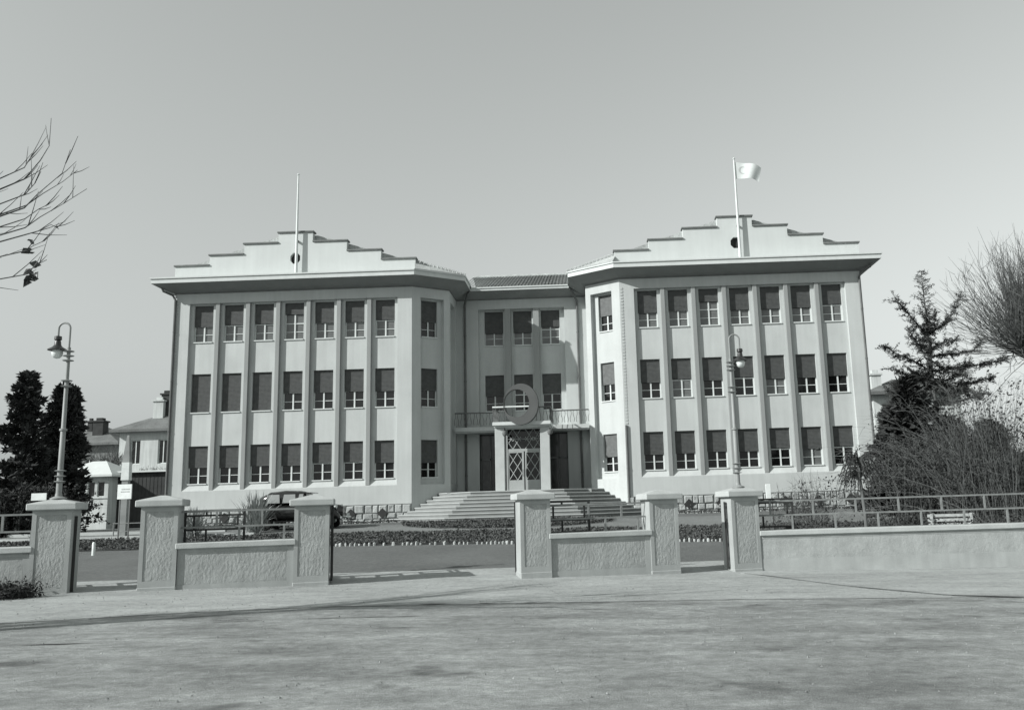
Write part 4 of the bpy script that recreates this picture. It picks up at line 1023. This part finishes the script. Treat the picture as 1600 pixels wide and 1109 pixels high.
# pollarded tree with a broom of bare shoots, upper right
pX, pY = atY(1614, 560, 29).x, 29.0; pz0 = gz(pX, pY); zh = atY(1614, 550, 29).z
pt_ = thing('pollard_tree', (pX, pY, pz0), 0, 'pollarded tree with a broom of bare shoots at the right edge', 'tree', 'trees of the garden')
m = MB(); m.tube([V((pX, pY, pz0)), V((pX+.05, pY, 3)), V((pX, pY, zh))], [.17, .12, .13], 9)
knobs = []
for a in frange(0, 5.6, 6): d = V((cos(a), sin(a)*.8, .45)); q = V((pX, pY, zh-.15))+d*.55; m.tube([V((pX, pY, zh-.25)), q], [.12, .10], 7); knobs.append(q)
build(m, 'trunk', M_bark, pt_, True)
m = MB(); rnd = random.Random(61)
for k in range(760):
    o_ = rnd.choice(knobs); a = rnd.uniform(0, 2*pi); tilt = abs(rnd.gauss(0, .75)); d = V((sin(tilt)*cos(a)*1.0, sin(tilt)*sin(a), cos(tilt))); L_ = rnd.uniform(1.5, 3.7)
    q = o_+d*L_+V((rnd.gauss(0, .2), rnd.gauss(0, .2), 0)); c = o_+d*L_*.5+V((d.x, d.y, -.2))*rnd.uniform(.1, .6)
    pts = [p_+V((rnd.gauss(0, .035), rnd.gauss(0, .035), rnd.gauss(0, .02)))*(i_ > 0) for i_, p_ in enumerate(bez(o_, c, q+V((0, 0, .15)), 6))]
    m.tube(pts, [.016, .013, .011, .009, .007, .005, .003], 3, False)
    for _ in range(3):
        i_ = rnd.randrange(2, 6); p = pts[i_].lerp(pts[i_+1], rnd.random()); e = (d+V((rnd.gauss(0, .55), rnd.gauss(0, .55), rnd.gauss(.1, .35)))).normalized(); l2 = rnd.uniform(.2, .9); m.tube([p, p+e*l2*.5+V((0, 0, .03)), p+e*l2+V((0, 0, .1))], [.007, .005, .002], 3, False)
build(m, 'shoots', M_twig, pt_, fix=False)

def shrub(name, u, Y, label, cat, n, Lr, spread, arch, seed, mat_=M_twig, r0=.012, lv=0, lmat=None, group='shrubs of the garden', rad=.25, lsize=.10):
    X0 = atY(u, 780, Y).x; z0 = gz(X0, Y); t = thing(name, (X0, Y, z0), 0, label, cat, group); rnd = random.Random(seed); m = MB(); tips = []
    for _ in range(n):
        a = rnd.uniform(0, 2*pi); tl = abs(rnd.gauss(0, spread)); d = V((sin(tl)*cos(a), sin(tl)*sin(a), cos(tl))); L_ = rnd.uniform(*Lr); p = V((X0+rnd.gauss(0, rad), Y+rnd.gauss(0, rad), z0-.05))
        q = p+d*L_+V((d.x*L_*arch*.8, d.y*L_*arch*.8, -arch*L_)); c = p+V((d.x*.35, d.y*.35, max(.5, d.z)))*L_*.85
        pts = bez(p, c, q, 7); m.tube(pts, [r0*(1-i/8) for i in range(8)], 3, False); tips.append(pts)
        for _ in range(2):
            i = rnd.randrange(2, 7); e = ((pts[i+1]-pts[i]).normalized()+V((rnd.gauss(0, .5), rnd.gauss(0, .5), rnd.gauss(0, .4)))).normalized(); m.tube([pts[i], pts[i]+e*rnd.uniform(.2, .6)+V((0, 0, -.05*arch))], [r0*.5, r0*.25], 3, False)
    build(m, 'stems', mat_, t, fix=False)
    if lv:
        m = MB()
        def lp(r): pts = r.choice(tips); i = r.randrange(0, 6); return pts[i].lerp(pts[i+1], r.random())+V((r.gauss(0, .06), r.gauss(0, .06), r.gauss(0, .06)))
        leaves(m, lv, lp, lsize, rnd, .1, .5); build(m, 'foliage', lmat or M_shrub, t, fix=False)
    return t
shrub('arching_shrub', 1545, 28.5, 'big tangled shrub of pale upright twigs under the pollarded tree', 'shrub', 620, (2.2, 6.0), .46, .14, 71, M_twigp, .010, 6000, M_needle, rad=.7)
shrub('arching_shrub', 1470, 30.5, 'big dark shrub with drooping twigs in front of the tall conifer', 'shrub', 560, (2.6, 5.2), .52, .38, 72, M_twigp, .010, 14000, M_needle, rad=.8, lsize=.10)
conifer(atY(1432, 780, 32.5).x, 32.5, atY(1428, 592, 32.5).z, 2.0, 'dense dark evergreen tree with drooping sprays beside the right corner of the building', 34, True, 16000)
conifer(atY(1404, 780, 33.5).x, 33.5, atY(1402, 640, 33.5).z, 1.3, 'smaller dark evergreen tree nearest the right corner of the building', 35, True, 8000)
conifer(atY(1492, 780, 33.5).x, 33.5, atY(1490, 655, 33.5).z, 2.3, 'broad dark evergreen tree in front of the tall sparse conifer', 38, True, 14000)
conifer(atY(1560, 780, 33.0).x, 33.0, atY(1556, 662, 33.0).z, 2.3, 'broad dark evergreen tree under the pollarded tree at the right edge', 39, True, 14000)
shrub('bare_shrub', 1262, 27.5, 'thin bare shrub in front of the last windows of the right wing', 'shrub', 130, (1.0, 2.3), .42, .05, 76, M_twig, .008, 500, M_shrub, rad=.35)
shrub('bare_shrub', 1222, 26.5, 'small bare shrub just right of the right lamp pillar', 'shrub', 60, (.5, 1.3), .5, .1, 77, M_twigp, .007, 250, M_shrub, rad=.3)
for k, (u, lab) in enumerate(((1265, 'low leafy bush behind the rails below the thin bare shrub'), (1310, 'low leafy bush behind the rails left of the small weeping tree'), (1372, 'low leafy bush behind the rails right of the small weeping tree'), (1430, 'low leafy bush behind the rails left of the white bench'), (1545, 'low leafy bush behind the rails right of the white bench'), (1610, 'low leafy bush behind the rails at the right edge'))):
    shrub('low_bush', u, 25.0, lab, 'bush', 90, (.6, 1.15), .62, .12, 80+k, M_twig, .008, 3000, M_shrub, rad=.45, lsize=.085)
# small weeping standard
wX, wY = atY(1352, 800, 23.6).x, 23.6; wz = gz(wX, wY); wt = thing('weeping_tree', (wX, wY, wz), 0, 'small weeping tree on a slim trunk just behind the right rails', 'tree', 'trees of the garden')
rnd = random.Random(91); ztw = atY(1346, 722, 23.6).z; hub = V((wX-.06, wY, ztw)); m = MB(); m.tube([V((wX, wY, wz)), V((wX-.01, wY, 1.2)), V((wX-.06, wY, 2.0)), hub], [.05, .045, .04, .04], 8); build(m, 'trunk', M_twigp, wt, True)
m = MB(); tips = []
for k in range(150):
    a = rnd.uniform(0, 2*pi); rr = rnd.uniform(.2, .72); d = V((cos(a), sin(a), 0)); up_ = rnd.uniform(.1, .5); p = hub+V((0, 0, rnd.uniform(-.5, .1)))
    pts = bez(p, p+d*rr*.7+V((0, 0, up_)), p+d*rr+V((0, 0, up_*.3-rnd.uniform(.1, .75))), 6); m.tube(pts, [.013, .011, .01, .008, .006, .005, .003], 3, False); tips.append(pts)
for _ in range(1300):
    pts = rnd.choice(tips); i = rnd.randrange(1, 6); p = pts[i].lerp(pts[i+1], rnd.random()); leaves(m, 1, lambda r: p, .07, rnd, -.6, .4)
build(m, 'crown', M_shrub, wt, fix=False)
for k, (u, Y, h_, lab) in enumerate(((66, 38.5, 2.6, 'dark evergreen shrub behind the leftmost gate pillar'), (18, 38.0, 2.6, 'dark evergreen shrub at the left edge behind the rails'))):
    shrub('evergreen_shrub', u, Y, lab, 'shrub', 160, (h_*.6, h_), .55, .15, 110+k, M_twig, .014, 9000, M_needle, rad=.6, lsize=.16)
# plume grass left of the car, tuft by the pillar
def tuft(u, Y, label, n, L_, seed, mt, sp=.5):
    X0 = atY(u, 800, Y).x; z0 = gz(X0, Y); t = thing('ornamental_grass', (X0, Y, z0), 0, label, 'plant', 'plants of the forecourt'); rnd = random.Random(seed); m = MB()
    for _ in range(n):
        a = rnd.uniform(0, 6.28); tl = abs(rnd.gauss(0, sp)); l2 = L_*rnd.uniform(.6, 1.1); p = V((X0+rnd.gauss(0, .14), Y+rnd.gauss(0, .14), z0)); d = V((sin(tl)*cos(a), sin(tl)*sin(a), cos(tl)))
        pts = bez(p, p+d*l2*.6, p+d*l2+V((d.x*.25, d.y*.25, -.12*l2)), 5); wv = V((-sin(a), cos(a), 0)); ws = [.012, .022, .03, .028, .018, .003]
        vs = []
        for q, w_ in zip(pts, ws): vs += [q-wv*w_, q+wv*w_]
        m.add(vs, [(2*i, 2*i+2, 2*i+3, 2*i+1) for i in range(5)])
    build(m, 'blade', mt, t, fix=False)
tuft(398, 35.5, 'pale feathery clump of tall grass at the left of the dark car', 170, 1.8, 95, M_plume, .5)
tuft(302, 33.5, 'small pale grass clump right of the second pillar', 120, 1.3, 96, M_plume, .45)
tuft(440, 38.9, 'dark spiky plant behind the dark car', 90, 1.1, 97, M_shrub, .4)
shrub('low_bush', 20, 17.4, 'small dark bush standing in for a shadow at the foot of the leftmost pillar', 'bush', 90, (.2, .42), .8, .2, 99, M_twig, .006, 3000, M_needle, rad=.22, lsize=.07)  # bush added to give the dark shape of a shadow at the pillar foot

# ------------------------------------------------------------------ garden furniture and small things
bX, bY = atY(1490, 800, 26.2).x, 26.2; bz = gz(bX, bY)
t = thing('garden_bench', (bX, bY, bz), R(-6), 'white slatted garden bench among the bushes behind the right rails', 'bench')
m = MB()
for k in range(4): m.box(-.65, .65, -.22+.12*k, -.13+.12*k, .43, .46)
build(m, 'seat', M_rail2, t, local=True)
m = MB()
for k in range(3): m.box(-.65, .65, .30, .33, .54+.13*k, .62+.13*k)
build(m, 'backrest', M_rail2, t, local=True)
for x in (-.55, .55):
    for y, h_ in ((-.18, .43), (.27, .9)): m = MB(); m.box(x-.03, x+.03, y-.028, y+.028, -.1, h_); build(m, 'leg', M_rail2, t, local=True)
q = atY(1202, 780, 26.0); z0 = gz(q.x, 26.0)
t = thing('plant_marker', (q.x, 26.0, z0), 0, 'narrow white marker board on a thin stake right of the right lamp pillar', 'sign')
m = MB(); m.tube([V((q.x+.08, 26.0, z0-.1)), V((q.x+.08, 26.0, z0+1.48))], .014, 6); build(m, 'stake', M_iron, t)
m = MB(); zt_ = atY(1199, 756, 26).z; m.box(q.x-.09, q.x+.06, 25.97, 25.995, zt_-.42, zt_, .008); build(m, 'board', M_white, t)
# notice board and tall post, left
q = atY(195, 768, 33.0); z0 = gz(q.x, 33)
t = thing('notice_board', (q.x, 33, z0), R(-8), 'white notice board on a stand seen between the two left pillars', 'sign')
m = MB(); hz = q.z-z0; m.box(-.29, .29, -.02, .02, hz-.27, hz+.27, .006); build(m, 'board', M_white, t, local=True)
m = MB()
for k, (a, b) in enumerate(((-.12, .2), (-.14, .17))):
    x = a
    while x < b: w_ = random.uniform(.02, .06); m.box(x, x+w_, -.024, -.0205, hz+.09-.09*k-.018, hz+.09-.09*k+.018); x += w_+.018
build(m, 'writing', M_ink, t, local=True)
for x in (-.2, .2): m = MB(); m.box(x-.02, x+.02, .021, .055, -.1, hz+.2); build(m, 'leg', M_pipe, t, local=True)
q = atY(198, 735, 36.0); z0 = gz(q.x, 36)
t = thing('marker_post', (q.x, 36, z0), R(5), 'tapered grey post with a white band behind the notice board', 'post')
zA = atY(198, 750, 36).z-z0; zB = atY(198, 722, 36).z-z0; zC = atY(199, 680, 36).z-z0
m = MB(); m.ring_loft([[V((s1*w_, s2*w_, z)) for s1, s2 in ((-1, -1), (1, -1), (1, 1), (-1, 1))] for w_, z in ((.125, -.1), (.12, zA))]); build(m, 'foot', M_lamp, t, local=True)
m = MB(); m.ring_loft([[V((s1*w_, s2*w_, z)) for s1, s2 in ((-1, -1), (1, -1), (1, 1), (-1, 1))] for w_, z in ((.155, zA), (.14, zB))]); build(m, 'band', M_white, t, local=True)
m = MB(); m.ring_loft([[V((s1*w_, s2*w_, z)) for s1, s2 in ((-1, -1), (1, -1), (1, 1), (-1, 1))] for w_, z in ((.145, zB), (.04, zC))]); build(m, 'tip', M_lamp, t, local=True)
q = atY(148, 832, 27.0); z0 = gz(q.x, 27.0); m = MB(); m.lathe([(.05, -.1), (.05, .34), (.03, .38)], (q.x, 27, z0), 10); tag(build(m, 'bollard', M_white, None, True), 'short white post in the forecourt behind the left gate', 'bollard')
def kerbs(x0, x1, y, label):
    m = MB(); xs_ = frange(x0, x1, 16)
    m.ring_loft([[V((x, y-.1, gz(x, y)-.1)), V((x, y-.1, gz(x, y)+.12)), V((x, y+.1, gz(x, y)+.12)), V((x, y+.1, gz(x, y)-.1))] for x in xs_]); struct(build(m, 'kerb', M_cap))
kerbs(-24, -12.6, 33.75, ''); kerbs(-24, -15, 37.0, '')
# low rail by the notice board
t = thing('garden_rail', (-17.2, 34.6, gz(-17.2, 34.6)), 0, 'low pale garden rail near the notice board', 'rail')
m = MB(); m.tube([V((-1.2, 0, .55)), V((1.2, 0, .55))], .02, 6); m.tube([V((-1.2, 0, .25)), V((1.2, 0, .25))], .015, 6); build(m, 'bar', M_rail, t, local=True)
for x in (-1.2, 0, 1.2): m = MB(); m.tube([V((x, 0, -.1)), V((x, 0, .6))], .022, 6); build(m, 'post', M_rail, t, local=True)

# ------------------------------------------------------------------ kiosk and outbuilding, left
kx1 = atY(168, 780, 50).x; kx0 = kx1-3.2; ky = 50.0; kz = 1.06
t = thing('gatehouse', (kx0, ky, kz), 0, 'small pale gatehouse with a row of windows and hipped roof behind the left gate', 'hut')
ze_ = atY(165, 741, 50).z; zwa, zwb = atY(152, 776, 50).z, atY(152, 752, 50).z
m = MB(); O = V((0, ky, 0)); cs = [kx1-.42-.55*k for k in range(5)]
wall_panel(m, O, X, IN, kx0, kx1, kz-.3, ze_, 0, [(c-.2, c+.2, zwa, zwb) for c in cs], .12)
m.quad(V((kx1, ky, kz-.3)), V((kx1, ky+3.4, kz-.3)), V((kx1, ky+3.4, ze_)), V((kx1, ky, ze_))); m.quad(V((kx0, ky, kz-.3)), V((kx0, ky+3.4, kz-.3)), V((kx0, ky+3.4, ze_)), V((kx0, ky, ze_)))
m.box(kx0, kx1+.03, ky-.05, ky, zwa-.09, zwa-.03); build(m, 'wall', M_house, t)
for c in cs:
    f = MB(); f.box(c-.2, c-.17, ky+.06, ky+.1, zwa, zwb); f.box(c+.17, c+.2, ky+.06, ky+.1, zwa, zwb); f.box(c-.17, c+.17, ky+.06, ky+.1, zwb-.04, zwb); f.box(c-.17, c+.17, ky+.06, ky+.1, zwa, zwa+.04); wo = build(f, 'window', M_frame, t)
    f = MB(); f.box(c-.2, c+.2, ky+.1, ky+.12, zwa, zwb); build(f, 'pane', M_pane, wo)
m = MB(); o_ = .35; zr = atY(185, 720, 52).z; a = [V((kx0-o_, ky-o_, ze_)), V((kx1+o_, ky-o_, ze_)), V((kx1+o_, ky+3.4+o_, ze_)), V((kx0-o_, ky+3.4+o_, ze_))]
r0_, r1_ = V((kx0+1.3, ky+1.7, zr)), V((kx1-1.1, ky+1.7, zr)); lo = [p-V((0, 0, .12)) for p in a]
m.add(a+[r0_, r1_]+lo, [(0, 1, 5, 4), (1, 2, 5), (2, 3, 4, 5), (3, 0, 4), (0, 6, 7, 1), (1, 7, 8, 2), (2, 8, 9, 3), (3, 9, 6, 0), (6, 9, 8, 7)]); build(m, 'roof', M_trim, t)
q0 = atY(171, 738, 52); q1 = atY(262, 736, 52)
t = thing('outbuilding', (q0.x, 51, kz), 0, 'long low dark outbuilding between the gatehouse and the main building', 'outbuilding')
m = MB(); m.box(q0.x+.2, q1.x+2.5, 51, 54, kz-.2, q0.z-.1)
for k in range(26): xx = q0.x+.25+k*.22; m.box(xx, xx+.03, 50.985, 51.0, kz, q0.z-.12)
build(m, 'wall', M_darkwall, t)
m = MB(); m.box(q0.x+.05, q1.x+2.6, 50.75, 54.3, q0.z-.098, q0.z+.0); build(m, 'roof', M_trim, t)

# ------------------------------------------------------------------ distant houses
def house(name, x0, x1, y, dep, z0, ze, zr, label, wmat, wins, chims, hipw=None, tall=None):
    t = thing(name, (x0, y, z0), 0, label, 'house', 'houses in the background'); m = MB()
    wall_panel(m, V((0, y, 0)), X, IN, x0, x1, z0, ze, 0, [(c-w_/2, c+w_/2, a, b) for c, w_, a, b in wins], .2)
    for x in (x0, x1): m.quad(V((x, y, z0)), V((x, y+dep, z0)), V((x, y+dep, ze)), V((x, y, ze)))
    build(m, 'wall', wmat, t)
    for c, w_, a, b in wins:
        f = MB(); f.box(c-w_/2, c+w_/2, y+.15, y+.2, a, a+.08); f.box(c-w_/2, c+w_/2, y+.15, y+.2, b-.08, b); f.box(c-.04, c+.04, y+.14, y+.2, a+.08, b-.08); f.box(c-w_/2, c-w_/2+.08, y+.15, y+.2, a+.08, b-.08); f.box(c+w_/2-.08, c+w_/2, y+.15, y+.2, a+.08, b-.08); wo = build(f, 'window', M_frame, t)
        f = MB(); f.box(c-w_/2, c+w_/2, y+.2, y+.22, a, b); build(f, 'pane', M_pane, wo)
    m = MB(); o = .7; hw = hipw or dep*.5; a = [V((x0-o, y-o, ze)), V((x1+o, y-o, ze)), V((x1+o, y+dep+o, ze)), V((x0-o, y+dep+o, ze))]; r0 = V((x0+hw, y+dep/2, zr)); r1 = V((x1-hw, y+dep/2, zr)); lo = [p-V((0, 0, .25)) for p in a]
    m.add(a+[r0, r1]+lo, [(0, 1, 5, 4), (1, 2, 5), (2, 3, 4, 5), (3, 0, 4), (0, 6, 7, 1), (1, 7, 8, 2), (2, 8, 9, 3), (3, 9, 6, 0), (6, 9, 8, 7)]); rf = build(m, 'roof', M_tile2, t)
    for x, yy, w_, za, zb, mt in chims:
        m = MB(); m.box(x-w_/2, x+w_/2, yy-w_/2, yy+w_/2, za, zb); m.box(x-w_/2-.12, x+w_/2+.12, yy-w_/2-.12, yy+w_/2+.12, zb, zb+.15); m.box(x-w_*.3, x+w_*.3, yy-w_*.3, yy+w_*.3, zb+.15, zb+.45); build(m, 'chimney', mt, rf)
hx0 = atY(186, 700, 85).x; zev = atY(220, 671, 85).z
zc1 = atY(247, 628, 87).z
house('town_house', hx0, hx0+15, 85, 12, 1, zev, atY(262, 632, 91).z+.6, 'pale two storey house with a hipped roof and tall chimney beyond the left corner', M_house,
      [(atY(212, 690, 85).x, .95, zev-3.3, zev-1.0), (atY(255, 690, 85).x, .95, zev-3.3, zev-1.0), (atY(196, 690, 85).x, .6, zev-6.6, zev-4.6), (atY(230, 690, 85).x, .95, zev-6.9, zev-4.6)],
      [(atY(243, 640, 86).x, 87, 1.0, zev+.6, zc1, M_house), (atY(250, 640, 86).x, 87.4, .8, zev+.6, zc1+.7, M_darkwall)], 7.4)
hx = atY(128, 700, 92).x; hx1 = atY(184, 700, 92).x
house('town_house', hx-6, hx1-.3, 92, 10, 1, atY(150, 692, 92).z, atY(165, 663, 97).z, 'grey house with a low roof between the dark evergreens and the pale house', M_house2,
      [(atY(140, 700, 92).x, .9, atY(150, 692, 92).z-3.6, atY(150, 692, 92).z-1.6), (atY(165, 700, 92).x, .9, atY(150, 692, 92).z-3.6, atY(150, 692, 92).z-1.6)],
      [(atY(142, 670, 95).x, 95, .5, atY(142, 676, 95).z, atY(142, 660, 95).z, M_darkwall), (atY(165, 670, 95).x, 94, 1.1, atY(165, 672, 95).z-.8, atY(165, 661, 95).z, M_darkwall)], 4.5)
hx0 = atY(1366, 640, 72).x; zev = atY(1390, 612, 72).z
house('town_house', hx0, hx0+7, 72, 8, 1, zev, zev+1.5, 'white house with dark gable half hidden by the conifer right of the building', M_house,
      [(hx0+1.1, .9, zev-2.6, zev-.9), (hx0+3.2, .9, zev-2.6, zev-.9), (hx0+1.1, .9, zev-6, zev-4.2), (hx0+3.2, .9, zev-6, zev-4.2)], [(hx0+.9, 74, .8, zev, zev+1.6, M_house)], 3)
# bare trees by the pale house
def bare_small(u, Y, H, label, seed, mt=M_twig):
    X0 = atY(u, 750, Y).x; z0 = 1.06; t = thing('bare_tree', (X0, Y, z0), 0, label, 'tree', 'trees of the garden'); rnd = random.Random(seed)
    m = MB(); m.tube([V((X0, Y, z0)), V((X0, Y, z0+H*.35))], [.12, .09], 6); build(m, 'trunk', M_bark, t, True)
    m = MB()
    def gr(p, d, L_, r_, dep):
        q = p+d*L_; m.tube([p, p.lerp(q, .5)+V((rnd.gauss(0, .03), rnd.gauss(0, .03), 0))*L_, q], [r_, r_*.8, r_*.6], 3, False)
        if dep:
            for _ in range(3): gr(p.lerp(q, rnd.uniform(.5, 1)), (d+V((rnd.gauss(0, .45), rnd.gauss(0, .45), rnd.gauss(.15, .2)))).normalized(), L_*rnd.uniform(.55, .8), r_*.6, dep-1)
    for _ in range(4): gr(V((X0, Y, z0+H*.3)), V((rnd.gauss(0, .35), rnd.gauss(0, .35), 1)).normalized(), H*.32, .07, 4)
    build(m, 'crown', mt, t, fix=False)
bare_small(182, 62, 5.6, 'bare tree in front of the corner of the pale house', 101)
bare_small(160, 64, 5.2, 'bare tree in front of the grey house', 102)
bare_small(225, 58, 3.6, 'small bare tree rising behind the dark outbuilding', 103)
bare_small(238, 60, 4.2, 'bare tree beside the main building in front of the pale house', 104)
bare_small(1392, 55, 6.0, 'bare tree in front of the white house at the right', 105)
